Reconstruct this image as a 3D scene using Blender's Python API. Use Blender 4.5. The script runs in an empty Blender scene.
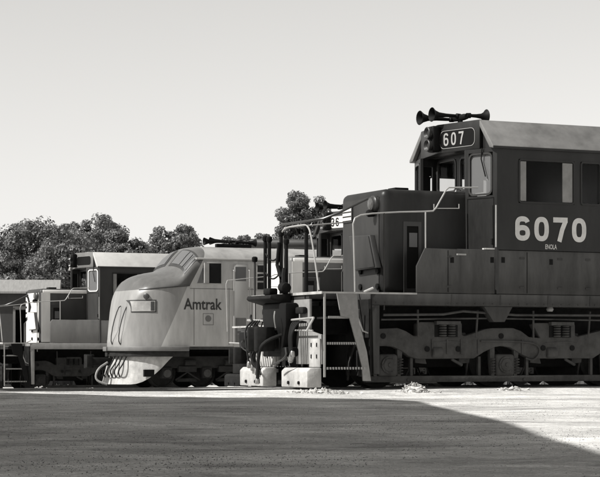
import bpy, bmesh, math, random
from mathutils import Vector, noise
R = math.radians
random.seed(7)
scene = bpy.context.scene
COL = scene.collection

# ------------------------------------------------------------------ camera
CAMZ, FPX, HOR, CX = 0.68, 2000.0, 355.0, 300.0      # eye height, focal length in photo px, horizon row, centre column
cam_d = bpy.data.cameras.new('camera'); cam = bpy.data.objects.new('camera', cam_d); COL.objects.link(cam)
cam.location = (0, 0, CAMZ); cam.rotation_euler = (R(90), 0, 0)
cam_d.sensor_width = 36.0; cam_d.lens = 36.0 * FPX / 600.0
cam_d.shift_y = (HOR - 238.5) / 600.0
cam_d.clip_start = 0.1; cam_d.clip_end = 20000
scene.camera = cam

# ------------------------------------------------------------------ light
ALPHA = R(25)                                        # the tracks run away to the right by this angle
U = Vector((math.cos(ALPHA), math.sin(ALPHA), 0)); V = Vector((-math.sin(ALPHA), math.cos(ALPHA), 0))
SUN_EL = R(46); SUN_AZ_OFF = R(-0.8)
sh = (-U).copy(); sh.rotate(__import__('mathutils').Euler((0, 0, SUN_AZ_OFF)))
SUN = Vector((sh.x * math.cos(SUN_EL), sh.y * math.cos(SUN_EL), math.sin(SUN_EL)))
sl = bpy.data.lights.new('sun', 'SUN'); sl.energy = 5.0; sl.angle = R(0.53); sl.color = (1.0, 0.985, 0.955)
so = bpy.data.objects.new('sun', sl); COL.objects.link(so)
so.rotation_euler = (-SUN).to_track_quat('-Z', 'Y').to_euler(); so.location = SUN * 60
w = bpy.data.worlds.new('World'); scene.world = w; w.use_nodes = True
nt = w.node_tree; bg = nt.nodes['Background']
sky = nt.nodes.new('ShaderNodeTexSky'); sky.sky_type = 'NISHITA'; sky.sun_disc = False
sky.sun_elevation = SUN_EL; sky.sun_rotation = math.atan2(SUN.x, SUN.y)
sky.air_density = 1.9; sky.dust_density = 0.0; sky.ozone_density = 1.0
bw = nt.nodes.new('ShaderNodeRGBToBW'); nt.links.new(sky.outputs[0], bw.inputs[0])
tint = nt.nodes.new('ShaderNodeMixRGB'); tint.blend_type = 'MULTIPLY'; tint.inputs[0].default_value = 1
tint.inputs[2].default_value = (1.0, 0.985, 0.955, 1); nt.links.new(bw.outputs[0], tint.inputs[1])
nt.links.new(tint.outputs[0], bg.inputs[0]); bg.inputs[1].default_value = 0.092
scene.view_settings.view_transform = 'Standard'; scene.view_settings.look = 'None'
scene.view_settings.exposure = 0.5; scene.view_settings.gamma = 1.0
scene.view_settings.use_curve_mapping = False
scene.render.engine = 'CYCLES'; scene.cycles.max_bounces = 6; scene.cycles.transparent_max_bounces = 12

# ------------------------------------------------------------------ materials (the place as a black and white film saw it)
MATS = {}
def mat(name, v, rough=0.6, metal=0.0, var=0.25, scale=3.0, stretch=(1, 1, 1), bump=0.0, bscale=40, spec=0.5, dust=0.0, dustv=0.3, coat=0):
    if name in MATS: return MATS[name]
    m = bpy.data.materials.new(name); m.use_nodes = True; t = m.node_tree; n = t.nodes; b = n['Principled BSDF']
    tc = n.new('ShaderNodeTexCoord'); mp = n.new('ShaderNodeMapping'); mp.inputs['Scale'].default_value = stretch
    t.links.new(tc.outputs['Object'], mp.inputs[0])
    a = n.new('ShaderNodeTexNoise'); a.inputs['Scale'].default_value = scale; a.inputs['Detail'].default_value = 7; a.inputs['Roughness'].default_value = 0.65
    t.links.new(mp.outputs[0], a.inputs[0])
    r = n.new('ShaderNodeMapRange'); r.inputs[1].default_value = 0.3; r.inputs[2].default_value = 0.7
    r.inputs[3].default_value = v * (1 - var); r.inputs[4].default_value = v * (1 + var)
    t.links.new(a.outputs[0], r.inputs[0])
    c = n.new('ShaderNodeCombineColor')
    src = r.outputs[0]
    if dust > 0:
        d = n.new('ShaderNodeTexNoise'); d.inputs['Scale'].default_value = scale * 0.45; d.inputs['Detail'].default_value = 9; d.inputs['Roughness'].default_value = 0.7
        mp2 = n.new('ShaderNodeMapping'); mp2.inputs['Scale'].default_value = (1, 1, 0.35); t.links.new(tc.outputs['Object'], mp2.inputs[0]); t.links.new(mp2.outputs[0], d.inputs[0])
        dr = n.new('ShaderNodeMapRange'); dr.inputs[1].default_value = 0.45; dr.inputs[2].default_value = 0.72; dr.inputs[3].default_value = 0; dr.inputs[4].default_value = dust
        t.links.new(d.outputs[0], dr.inputs[0])
        mx = n.new('ShaderNodeMix'); mx.data_type = 'FLOAT'
        t.links.new(dr.outputs[0], mx.inputs[0]); t.links.new(src, mx.inputs[2]); mx.inputs[3].default_value = dustv
        src = mx.outputs[0]
    for i, k in enumerate((1.0, 0.985, 0.955)):
        mm = n.new('ShaderNodeMath'); mm.operation = 'MULTIPLY'; mm.inputs[1].default_value = k
        t.links.new(src, mm.inputs[0]); t.links.new(mm.outputs[0], c.inputs[i])
    t.links.new(c.outputs[0], b.inputs['Base Color'])
    b.inputs['Roughness'].default_value = rough; b.inputs['Metallic'].default_value = metal; b.inputs['Specular IOR Level'].default_value = spec
    rr = n.new('ShaderNodeMapRange'); rr.inputs[3].default_value = max(0.05, rough - 0.12); rr.inputs[4].default_value = min(1, rough + 0.12)
    t.links.new(a.outputs[0], rr.inputs[0]); t.links.new(rr.outputs[0], b.inputs['Roughness'])
    if bump > 0:
        q = n.new('ShaderNodeTexNoise'); q.inputs['Scale'].default_value = bscale; q.inputs['Detail'].default_value = 4
        t.links.new(tc.outputs['Object'], q.inputs[0])
        bp = n.new('ShaderNodeBump'); bp.inputs['Strength'].default_value = bump; bp.inputs['Distance'].default_value = 0.02
        t.links.new(q.outputs[0], bp.inputs['Height']); t.links.new(bp.outputs[0], b.inputs['Normal'])
    MATS[name] = m; return m

mat('navy', 0.014, 0.42, spec=.3, stretch=(1, 1, .25), scale=4, var=.3, dust=.35, dustv=.04, bump=.08, bscale=3)
mat('navy_lit', 0.032, 0.5, spec=.25, stretch=(1, 1, .25), scale=4, var=.25, dust=.3, dustv=.06)  # same navy made lighter, sunlight on the front put into the colour
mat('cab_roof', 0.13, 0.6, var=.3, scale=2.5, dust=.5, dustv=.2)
mat('sill', 0.04, 0.6, spec=.2, stretch=(1, 1, .2), scale=5, var=.35, dust=.5, dustv=.08)
mat('truck', 0.055, 0.85, spec=.15, var=.35, scale=5, dust=.6, dustv=.1, bump=.3, bscale=30)
mat('truck_dark', 0.026, 0.85, spec=.12, var=.35, scale=5, bump=.3, bscale=30)
mat('black', 0.006, 0.6, spec=.12, var=.3)
mat('grime', 0.014, 0.8, spec=.12, var=.4, scale=8)
mat('hose', 0.01, 0.6, spec=.2, var=.2)
mat('step_plate', 0.24, 0.7, var=.25, scale=5, dust=.5, dustv=.13)
mat('plate_grey', 0.2, 0.6, var=.2, scale=6, dust=.4, dustv=.3)
mat('white_paint', 0.4, 0.7, var=.22, scale=7, dust=.75, dustv=.2, bump=.25, bscale=25)
mat('number_white', 0.58, 0.6, var=.12, scale=9, dust=.35, dustv=.3)
mat('rail_paint', 0.3, 0.4, var=.15)
mat('rail_dark', 0.03, 0.4, var=.2)
mat('steel', 0.3, 0.35, metal=.8, var=.2)
mat('rust', 0.06, 0.85, var=.35, scale=10, bump=.3)
mat('tie', 0.07, 0.9, var=.4, scale=6, stretch=(.3, 2, 2), bump=.4)
mat('board_grey', 0.3, 0.5, var=.1)
mat('number_glass', 0.3, 0.25, var=.15, scale=6)
mat('lens', 0.07, 0.12, var=.05, spec=.9)
mat('silver_nose', 0.36, 0.32, var=.1, scale=2, stretch=(1, 1, .3))
mat('nose_top', 0.13, 0.24, var=.12, scale=2)
mat('silver_roof', 0.5, 0.4, var=.12, scale=2)
mat('letter_dark', 0.035, 0.5, var=.1)
mat('pilot_light', 0.42, 0.6, var=.3, scale=4, dust=.8, dustv=.16, bump=.15, bscale=12)
mat('hood_grey', 0.13, 0.5, var=.2, stretch=(1, 1, .3))
mat('hood_dark', 0.034, 0.5, spec=.3, var=.2, stretch=(1, 1, .3))
mat('nose_white', 0.66, 0.45, var=.08, scale=4, stretch=(1, 1, .3))
mat('roof_pale', 0.42, 0.55, var=.12, scale=3)
mat('interior', 0.012, 0.9, spec=.1, var=.2)
mat('bark', 0.06, 0.9, var=.4, scale=6, stretch=(3, 3, .5), bump=.5)
mat('stone', 0.42, 0.95, var=.4, scale=60)
mat('cinder', 0.12, 0.95, var=.5, scale=50)
mat('rubble', 0.46, 0.9, var=.25, scale=8, bump=.4)
mat('shed_wall', 0.03, 0.8, var=.3, stretch=(1, 1, .2))
mat('shed_roof', 0.22, 0.7, var=.2, stretch=(6, .3, 1))
mat('pipe', 0.035, 0.5, var=.2)
mat('brick', 0.18, 0.9, var=.3, scale=8, bump=.4)
mat('mortar', 0.25, 0.9, var=.2, scale=10)

def glass(name, v=0.02, mixf=0.55, rough=.05):
    m = bpy.data.materials.new(name); m.use_nodes = True; t = m.node_tree; n = t.nodes
    b = n['Principled BSDF']; b.inputs['Base Color'].default_value = (v, v, v, 1); b.inputs['Roughness'].default_value = rough
    tr = n.new('ShaderNodeBsdfTransparent'); mx = n.new('ShaderNodeMixShader'); mx.inputs[0].default_value = mixf
    t.links.new(tr.outputs[0], mx.inputs[1]); t.links.new(b.outputs[0], mx.inputs[2]); t.links.new(mx.outputs[0], n['Material Output'].inputs[0])
    MATS[name] = m
glass('glass', .012, .16); glass('glass_dusty', .14, .8, .3); glass('glass_dark', .02, .8)

def silver_side():                                   # passenger unit: dark glossy nose top run up the pillars as painted shade, nose paint ahead of a slanting edge, silver behind
    m = bpy.data.materials.new('silver_side'); m.use_nodes = True; t = m.node_tree; n = t.nodes; b = n['Principled BSDF']
    tc = n.new('ShaderNodeTexCoord'); sp = n.new('ShaderNodeSeparateXYZ'); t.links.new(tc.outputs['Object'], sp.inputs[0])
    def M(op, a, b_=None, c=None):
        q = n.new('ShaderNodeMath'); q.operation = op
        for k, v in enumerate((a, b_, c)):
            if v is None: continue
            if isinstance(v, (int, float)): q.inputs[k].default_value = v
            else: t.links.new(v, q.inputs[k])
        return q.outputs[0]
    X, Z = sp.outputs[0], sp.outputs[2]
    g = M('GREATER_THAN', M('MULTIPLY_ADD', Z, -.45, X), .61)
    above = M('GREATER_THAN', M('MULTIPLY_ADD', X, -.09, Z), 3.0)
    ahead = M('LESS_THAN', M('MULTIPLY_ADD', Z, -.56, X), .33)
    top = M('MULTIPLY', above, ahead)
    roof = M('MULTIPLY', M('GREATER_THAN', Z, 4.06), M('SUBTRACT', 1.0, ahead))
    mp = n.new('ShaderNodeMapping'); mp.inputs['Scale'].default_value = (1, 1, .25); t.links.new(tc.outputs['Object'], mp.inputs[0])
    a = n.new('ShaderNodeTexNoise'); a.inputs['Scale'].default_value = 2.5; a.inputs['Detail'].default_value = 8; a.inputs['Roughness'].default_value = .65; t.links.new(mp.outputs[0], a.inputs[0])
    r = n.new('ShaderNodeMapRange'); r.inputs[1].default_value = .3; r.inputs[2].default_value = .7; r.inputs[3].default_value = .72; r.inputs[4].default_value = 1.14; t.links.new(a.outputs[0], r.inputs[0])
    def mixf(f, a_, b_):
        q = n.new('ShaderNodeMix'); q.data_type = 'FLOAT'; t.links.new(f, q.inputs[0])
        for k, v in ((2, a_), (3, b_)):
            if isinstance(v, (int, float)): q.inputs[k].default_value = v
            else: t.links.new(v, q.inputs[k])
        return q.outputs[0]
    base = mixf(roof, mixf(top, mixf(g, .25, .44), .11), .3)
    mu = M('MULTIPLY', base, r.outputs[0])
    c = n.new('ShaderNodeCombineColor')
    for i, kk in enumerate((1, .985, .955)): t.links.new(M('MULTIPLY', mu, kk), c.inputs[i])
    t.links.new(c.outputs[0], b.inputs['Base Color']); t.links.new(mixf(top, .42, .24), b.inputs['Roughness'])
    MATS['silver_side'] = m
silver_side()

# ------------------------------------------------------------------ mesh helpers
class MB:
    def __init__(s): s.v = []; s.f = []
    def add(s, vs, fs):
        o = len(s.v); s.v += [tuple(p) for p in vs]; s.f += [tuple(i + o for i in f) for f in fs]; return s
    def box(s, x0, x1, y0, y1, z0, z1):
        return s.add([(x0, y0, z0), (x1, y0, z0), (x1, y1, z0), (x0, y1, z0), (x0, y0, z1), (x1, y0, z1), (x1, y1, z1), (x0, y1, z1)],
                     [(0, 3, 2, 1), (4, 5, 6, 7), (0, 1, 5, 4), (1, 2, 6, 5), (2, 3, 7, 6), (3, 0, 4, 7)])
    def cyl(s, p0, p1, r0, r1=None, n=12):
        r1 = r0 if r1 is None else r1
        p0 = Vector(p0); p1 = Vector(p1); d = (p1 - p0).normalized()
        a = d.orthogonal().normalized(); b = d.cross(a)
        vs = [p0 + r0 * (math.cos(2 * math.pi * i / n) * a + math.sin(2 * math.pi * i / n) * b) for i in range(n)] + \
             [p1 + r1 * (math.cos(2 * math.pi * i / n) * a + math.sin(2 * math.pi * i / n) * b) for i in range(n)]
        fs = [(i, (i + 1) % n, n + (i + 1) % n, n + i) for i in range(n)] + [tuple(range(n - 1, -1, -1)), tuple(range(n, 2 * n))]
        return s.add(vs, fs)
    def tube(s, pts, r, n=8):
        pts = [Vector(p) for p in pts]; rings = []; a = None
        for i, p in enumerate(pts):
            d = ((pts[min(i + 1, len(pts) - 1)] - p).normalized() + (p - pts[max(i - 1, 0)]).normalized()).normalized()
            if a is None: a = d.orthogonal().normalized()
            a = (a - a.dot(d) * d).normalized(); b = d.cross(a)
            rings.append([p + r * (math.cos(2 * math.pi * k / n) * a + math.sin(2 * math.pi * k / n) * b) for k in range(n)])
        vs = [q for ring in rings for q in ring]; fs = []
        for i in range(len(pts) - 1):
            for k in range(n): fs.append((i * n + k, i * n + (k + 1) % n, (i + 1) * n + (k + 1) % n, (i + 1) * n + k))
        fs += [tuple(range(n - 1, -1, -1)), tuple(range((len(pts) - 1) * n, len(pts) * n))]
        return s.add(vs, fs)
    def prism(s, poly, y0, y1):                      # polygon in (x, z), extruded along y
        n = len(poly); vs = [(x, y0, z) for x, z in poly] + [(x, y1, z) for x, z in poly]
        fs = [tuple(range(n)), tuple(range(2 * n - 1, n - 1, -1))] + [(i, n + i, n + (i + 1) % n, (i + 1) % n) for i in range(n)]
        return s.add(vs, fs)
    def prism_x(s, poly, x0, x1):                    # polygon in (y, z), extruded along x
        n = len(poly); vs = [(x0, y, z) for y, z in poly] + [(x1, y, z) for y, z in poly]
        fs = [tuple(range(n)), tuple(range(2 * n - 1, n - 1, -1))] + [(i, n + i, n + (i + 1) % n, (i + 1) % n) for i in range(n)]
        return s.add(vs, fs)
    def prism_z(s, poly, z0, z1):
        n = len(poly); vs = [(x, y, z0) for x, y in poly] + [(x, y, z1) for x, y in poly]
        fs = [tuple(range(n)), tuple(range(2 * n - 1, n - 1, -1))] + [(i, n + i, n + (i + 1) % n, (i + 1) % n) for i in range(n)]
        return s.add(vs, fs)
    def lathe(s, p0, axis, prof, n=16):              # prof: (distance along axis, radius)
        p0 = Vector(p0); d = Vector(axis).normalized(); a = d.orthogonal().normalized(); b = d.cross(a)
        vs = []; fs = []
        for h, r in prof:
            for k in range(n):
                vs.append(p0 + d * h + r * (math.cos(2 * math.pi * k / n) * a + math.sin(2 * math.pi * k / n) * b))
        for i in range(len(prof) - 1):
            for k in range(n): fs.append((i * n + k, i * n + (k + 1) % n, (i + 1) * n + (k + 1) % n, (i + 1) * n + k))
        fs += [tuple(range(n - 1, -1, -1)), tuple(range((len(prof) - 1) * n, len(prof) * n))]
        return s.add(vs, fs)
    def grid(s, rows):
        nr = len(rows); nc = len(rows[0]); vs = [p for r_ in rows for p in r_]
        return s.add(vs, [(i * nc + j, i * nc + j + 1, (i + 1) * nc + j + 1, (i + 1) * nc + j) for i in range(nr - 1) for j in range(nc - 1)])
    def build(s, name, m, parent=None, bevel=0, seg=2, smooth=False, xf=None):
        me = bpy.data.meshes.new(name); me.from_pydata(s.v, [], s.f); me.update()
        bm = bmesh.new(); bm.from_mesh(me)
        bmesh.ops.recalc_face_normals(bm, faces=bm.faces[:])
        if bevel > 0:
            es = [e for e in bm.edges if len(e.link_faces) == 2 and e.calc_face_angle(0) > 0.5]
            bmesh.ops.bevel(bm, geom=es, offset=bevel, segments=seg, profile=.5, affect='EDGES', clamp_overlap=True)
        bm.to_mesh(me); bm.free()
        if smooth or bevel > 0:
            for p in me.polygons: p.use_smooth = True
            me.set_sharp_from_angle(angle=R(40))
        me.materials.append(MATS[m])
        o = bpy.data.objects.new(name, me); COL.objects.link(o)
        if parent is not None: o.parent = parent
        return o

def thing(name, label, cat, loc=(0, 0, 0), rz=0, group=None):
    o = bpy.data.objects.new(name, None); COL.objects.link(o); o.location = loc; o.rotation_euler = (0, 0, rz)
    o.empty_display_size = .2
    o['label'] = label; o['category'] = cat
    if group: o['group'] = group
    return o
def tag(o, label, cat, group=None):
    o['label'] = label; o['category'] = cat
    if group: o['group'] = group
    return o
def structure(o): o['kind'] = 'structure'; return o
def stuff(o): o['kind'] = 'stuff'; return o

def wall(mb, p0, p1, z0, z1, holes=(), th=.05):      # upright sheet from plan point p0 to p1 with rectangular openings (a0,a1,z0,z1) in metres
    p0 = Vector(p0); p1 = Vector(p1); L = (p1 - p0).length; d = (p1 - p0) / L; nrm = Vector((-d.y, d.x)) * th
    A = sorted({0, L, *[h[0] for h in holes], *[h[1] for h in holes]}); Z = sorted({z0, z1, *[h[2] for h in holes], *[h[3] for h in holes]})
    def P(a, z, k): q = p0 + d * a + nrm * k; return (q.x, q.y, z)
    for i in range(len(A) - 1):
        for j in range(len(Z) - 1):
            am = (A[i] + A[i + 1]) / 2; zm = (Z[j] + Z[j + 1]) / 2
            if any(h[0] < am < h[1] and h[2] < zm < h[3] for h in holes): continue
            for k in (0, 1):
                mb.add([P(A[i], Z[j], k), P(A[i + 1], Z[j], k), P(A[i + 1], Z[j + 1], k), P(A[i], Z[j + 1], k)], [(0, 1, 2, 3)])
    for (a0, a1, h0, h1) in list(holes) + [(0, L, z0, z1)]:
        for (a, b) in (((a0, h0), (a1, h0)), ((a1, h0), (a1, h1)), ((a1, h1), (a0, h1)), ((a0, h1), (a0, h0))):
            mb.add([P(*a, 0), P(*b, 0), P(*b, 1), P(*a, 1)], [(0, 1, 2, 3)])
    return mb

def pane(name, p0, p1, a0, a1, z0, z1, parent, glassmat='glass', framemat='rail_dark', fw=.04, inset=.02, proud=.012, rnd=.07):
    """glazed window: rounded-corner glass sheet with a frame round it"""
    p0 = Vector(p0); p1 = Vector(p1); d = (p1 - p0).normalized(); nn = Vector((-d.y, d.x))
    def ring(g, r):
        pts = []
        for (ca, cz, st) in ((a1 - r + g, z1 - r + g, 0), (a0 + r - g, z1 - r + g, 90), (a0 + r - g, z0 + r - g, 180), (a1 - r + g, z0 + r - g, 270)):
            for k in range(5): an = R(st + 22.5 * k); pts.append((ca + r * math.cos(an), cz + r * math.sin(an)))
        return pts
    def P(a, z, k): q = p0 + d * a + nn * k; return (q.x, q.y, z)
    inn = ring(0, rnd); out = ring(fw, rnd + fw); n = len(inn)
    g = MB().add([P(a, z, inset) for a, z in inn], [tuple(range(n))]).build(name, glassmat, parent)
    f = MB(); vs = [P(a, z, -proud) for a, z in inn] + [P(a, z, -proud) for a, z in out] + [P(a, z, inset + .01) for a, z in inn] + [P(a, z, .002) for a, z in out]
    fs = []
    for i in range(n):
        j = (i + 1) % n
        fs += [(i, j, n + j, n + i), (i, j, 2 * n + j, 2 * n + i), (n + i, n + j, 3 * n + j, 3 * n + i)]
    f.add(vs, fs).build('window_frame', framemat, g)
    return g

def ribbon(pts, wd, closed=False, xs=1.0):           # flat stroke of width wd along 2D points -> (verts2d, faces)
    n = len(pts); vs = []; fs = []
    for i in range(n):
        a = Vector(pts[(i - 1) % n] if closed or i > 0 else pts[i]); b = Vector(pts[(i + 1) % n] if closed or i < n - 1 else pts[i])
        d = (b - a).normalized(); nn = Vector((-d.y, d.x)) * wd / 2; p = Vector(pts[i])
        vs += [p + nn, p - nn]
    m = n if closed else n - 1
    for i in range(m): j = (i + 1) % n; fs.append((2 * i, 2 * j, 2 * j + 1, 2 * i + 1))
    return vs, fs
def arc(cx, cz, rx, rz, a0, a1, n=14, e=2.0):
    out = []
    for i in range(n + 1):
        t = R(a0 + (a1 - a0) * i / n); c, s_ = math.cos(t), math.sin(t)
        out.append((cx + rx * math.copysign(abs(c) ** (2 / e), c), cz + rz * math.copysign(abs(s_) ** (2 / e), s_)))
    return out
def digit(ch, W=.62, H=1.0, wd=.2):                   # gothic numerals as strokes; returns list of (verts, faces)
    h = wd / 2; out = []
    if ch == '0': out.append(ribbon(arc(W / 2, H / 2, W / 2 - h, H / 2 - h, 0, 360, 40, 2.6)[:-1], wd, True))
    elif ch == '6':
        out.append(ribbon(arc(W / 2, H * .32, W / 2 - h, H * .32 - h, 0, 360, 32, 2.4)[:-1], wd, True))
        out.append(ribbon([(h, H * .34), (h, H * .62)] + arc(W / 2, H * .68, W / 2 - h, H * .32 - h, 170, 18, 14, 2.4), wd))
    elif ch == '7': out.append(ribbon([(0, H - h), (W, H - h)], wd)); out.append(ribbon([(W - h * .9, H - h * 1.2), (W * .62, H * .5), (W * .42, 0)], wd))
    elif ch == '3':
        out.append(ribbon(arc(W / 2, H * .73, W / 2 - h, H * .27 - h, 160, -90, 16, 2.4), wd)); out.append(ribbon(arc(W / 2, H * .29, W / 2 - h, H * .29 - h, 90, -160, 16, 2.4), wd))
    return out
def strokes(chars, org, adir, h, name, m, parent, W=.62, wd=.2, gap=.2):
    """numerals on an upright plane: org = lower left corner, adir = writing direction (plan), h = height"""
    org = Vector(org); ad = Vector((adir[0], adir[1], 0)).normalized(); x = 0
    for ch in chars:
        mb = MB(); k = 0
        for vs, fs in digit(ch, W, 1, wd):
            nn = Vector((ad.y, -ad.x, 0)) * (.0015 * k); k += 1
            mb.add([org + nn + ad * ((x + p[0]) * h) + Vector((0, 0, p[1] * h)) for p in vs], fs)
        mb.build(name, m, parent); x += W + gap
def text(body, org, adir, h, name, m, parent, bold=.0, xs=1.0):
    cu = bpy.data.curves.new('t', 'FONT'); cu.body = body; cu.size = 1; cu.offset = bold; cu.resolution_u = 3
    ob = bpy.data.objects.new('t', cu); COL.objects.link(ob); dg = bpy.context.evaluated_depsgraph_get(); dg.update()
    me = bpy.data.meshes.new_from_object(ob.evaluated_get(dg)); COL.objects.unlink(ob); bpy.data.objects.remove(ob)
    ad = Vector((adir[0], adir[1], 0)).normalized(); org = Vector(org)
    hh = .70
    for v in me.vertices:
        v.co = org + ad * (v.co.x * h / hh * xs) + Vector((0, 0, v.co.y * h / hh))
    me.materials.clear(); me.materials.append(MATS[m]); me.name = name
    o = bpy.data.objects.new(name, me); COL.objects.link(o); o.parent = parent; return o

class Frame:                                          # local frame of a vehicle: s along the track (front negative), t across (+ away), z over the rail
    def __init__(s, O, rail): s.O = Vector((O[0], O[1], 0)); s.rail = rail
    def L(s, px, py, t):
        k = (px - CX) / FPX; P = s.O + V * t
        a = (k * P.y - P.x) / (U.x - k * U.y); Y = P.y + a * U.y
        return a, CAMZ + (HOR - py) / FPX * Y - s.rail
    def pts(s, lst, t): return [s.L(x, y, t) for x, y in lst]

def corner_origin(px, d, t): P = Vector(((px - CX) / FPX * d, d, 0)); return P - V * t

# ------------------------------------------------------------------ ground
def lerp_tab(tab, x):
    if x <= tab[0][0]: return tab[0][1]
    for (a, va), (b, vb) in zip(tab, tab[1:]):
        if x <= b: return va + (vb - va) * (x - a) / (b - a)
    return tab[-1][1]
VT = {'near': None}
F0 = Frame(corner_origin(497, 35.7, -1.55), 0.10)
F1 = Frame(corner_origin(366, 54.0, -1.55), -0.20)
FE = Frame((-6.0, 62.6), -0.35)
F2 = Frame(corner_origin(100, 69.0, -1.55), -0.57)
vof = lambda P: P.x * V.x + P.y * V.y
GT = [(-50, 0), (29.6, 0.0), (31.0, .082), (34.0, .082), (35.6, -.02), (vof(F1.O) - 2, -.36), (vof(F1.O) + 2, -.36), (vof(FE.O) - 2, -.51), (vof(FE.O) + 2, -.51), (vof(F2.O) - 2, -.73), (vof(F2.O) + 3, -.73), (vof(F2.O) + 8, -.64), (400, -.6)]
def gz(x, y, fine=True):
    v = x * V.x + y * V.y
    z = lerp_tab(GT, v)
    if fine:
        n1 = noise.noise((x * .35, y * .35, 1.3)) * .03 + noise.noise((x * 1.3, y * 1.3, 4.1)) * .008 + noise.noise((x * 4.5, y * 4.5, 9.1)) * .002
        z += n1
    return z
def axis(lo, hi, step, far): 
    a = [lo + i * step for i in range(int(round((hi - lo) / step)) + 1)]
    e = []; k = 1.0
    while k < far: e.append(k); k *= 2.0
    return [lo - q for q in reversed(e)] + a + [hi + q for q in e]
xs = axis(-14, 14, .2, 4000); ys = axis(9, 72, .25, 5000)
g = MB(); g.grid([[(x, y, gz(x, y, 9 <= y <= 72 and abs(x) <= 14)) for x in xs] for y in ys])
def ground_mat():
    m = bpy.data.materials.new('yard_ground'); m.use_nodes = True; t = m.node_tree; n = t.nodes; b = n['Principled BSDF']
    tc = n.new('ShaderNodeTexCoord')
    def ns(scale, det=8, rough=.65, rot=0, sc=(1, 1, 1)):
        mp = n.new('ShaderNodeMapping'); mp.inputs['Scale'].default_value = sc; mp.inputs['Rotation'].default_value = (0, 0, rot); t.links.new(tc.outputs['Object'], mp.inputs[0])
        q = n.new('ShaderNodeTexNoise'); q.inputs['Scale'].default_value = scale; q.inputs['Detail'].default_value = det; q.inputs['Roughness'].default_value = rough
        t.links.new(mp.outputs[0], q.inputs[0]); return q.outputs[0]
    def mr(src, a, b_, c, d):
        q = n.new('ShaderNodeMapRange'); q.inputs[1].default_value = a; q.inputs[2].default_value = b_; q.inputs[3].default_value = c; q.inputs[4].default_value = d; t.links.new(src, q.inputs[0]); return q.outputs[0]
    def mul(a, b_):
        q = n.new('ShaderNodeMath'); q.operation = 'MULTIPLY'; t.links.new(a, q.inputs[0]); t.links.new(b_, q.inputs[1]); return q.outputs[0]
    big = mr(ns(.35), .35, .65, .44, .72)
    streak = mr(ns(1.1, 7, .65, -ALPHA * .4, (.7, 1.5, 1)), .35, .7, .80, 1.12)
    grit = mr(ns(22, 4, .8), .3, .7, .55, 1.35)
    mott = mr(ns(1.6, 8, .75), .32, .68, .7, 1.25)
    stain = mr(ns(.45, 7, .72, .3, (.6, 1.0, 1)), .5, .66, 1.0, .5)
    fine = mr(ns(90, 2, .7), .3, .7, .7, 1.25)
    v = mul(mul(mul(mul(mul(big, streak), grit), fine), mott), stain)
    c = n.new('ShaderNodeCombineColor')
    for i, kk in enumerate((1, .985, .955)):
        q = n.new('ShaderNodeMath'); q.operation = 'MULTIPLY'; q.inputs[1].default_value = kk; t.links.new(v, q.inputs[0]); t.links.new(q.outputs[0], c.inputs[i])
    t.links.new(c.outputs[0], b.inputs['Base Color']); b.inputs['Roughness'].default_value = .95; b.inputs['Specular IOR Level'].default_value = .2
    bp = n.new('ShaderNodeBump'); bp.inputs['Strength'].default_value = .8; bp.inputs['Distance'].default_value = .015
    t.links.new(ns(35, 5, .75), bp.inputs['Height']); t.links.new(bp.outputs[0], b.inputs['Normal'])
    MATS['ground'] = m
ground_mat()
structure(g.build('ground', 'ground', smooth=True))

# loose stones lying on the yard
def pebbles(name, spots, m, label, cat='gravel'):
    mb = MB()
    for (x, y, z, r) in spots:
        a = random.uniform(0, 6.28); q = random.uniform(.6, 1.2)
        ca, sa = math.cos(a), math.sin(a)
        vs = [(x + r * ca, y + r * sa, z), (x - r * sa * q, y + r * ca * q, z + r * .1), (x - r * ca * q, y - r * sa * q, z), (x + r * sa, y - r * ca, z + r * .15), (x + r * .2 * ca, y, z + r * random.uniform(.5, .9)), (x, y, z - r * .5)]
        mb.add(vs, [(0, 1, 4), (1, 2, 4), (2, 3, 4), (3, 0, 4), (1, 0, 5), (2, 1, 5), (3, 2, 5), (0, 3, 5)])
    o = mb.build(name, m); stuff(o); o['label'] = label; o['category'] = cat; return o
sp = []
for i in range(20000):
    y = 10 + 29 * random.random() ** 1.3; x = random.uniform(-.17, .17) * y + random.uniform(-.5, .5)
    if noise.noise((x * .6, y * .6, 3)) + random.uniform(-.35, .35) < -.05: continue
    sp.append((x, y, gz(x, y), random.choice((.002, .003, .004, .005, .006, .008))))
pebbles('gravel', sp, 'stone', 'loose pale gravel scattered over the yard in front of the engines')

sp = []
for i in range(26000):
    y = 10 + 22 * random.random() ** 1.5; x = random.uniform(-.17, .17) * y + random.uniform(-.5, .5)
    if noise.noise((x * .5, y * .5, 8)) + random.uniform(-.3, .3) < .0: continue
    sp.append((x, y, gz(x, y), random.choice((.002, .002, .003, .003, .004, .005, .007))))
pebbles('cinders', sp, 'cinder', 'dark cinders and clinker scattered over the yard in front of the engines', 'cinders')

# ------------------------------------------------------------------ tracks
def track(F, s0, s1, ties=False):
    root = thing('railway_track', '', ''); del root['label']; del root['category']; structure(root)
    root.location = (F.O.x, F.O.y, F.rail); root.rotation_euler = (0, 0, ALPHA)
    for t in (-.75, .75):
        mb = MB(); mb.prism_x([(t - .036, 0), (t + .036, 0), (t + .036, -.04), (t + .012, -.055), (t + .012, -.13), (t + .07, -.15), (t - .07, -.15), (t - .012, -.13), (t - .012, -.055), (t - .036, -.04)], s0, s1)
        mb.build('rail', 'rust', root)
    if ties:
        base = None; s = s0 + .3
        while s < s1:
            if base is None: base = o = MB().box(-.11, .11, -1.3, 1.3, -.30, -.135).build('tie', 'tie', root, bevel=.01)
            else: o = base.copy(); COL.objects.link(o)
            o.location = (s + random.uniform(-.04, .04), 0, random.uniform(-.01, .004)); o.rotation_euler = (0, 0, random.uniform(-.02, .02)); s += .58
    return root
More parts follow.
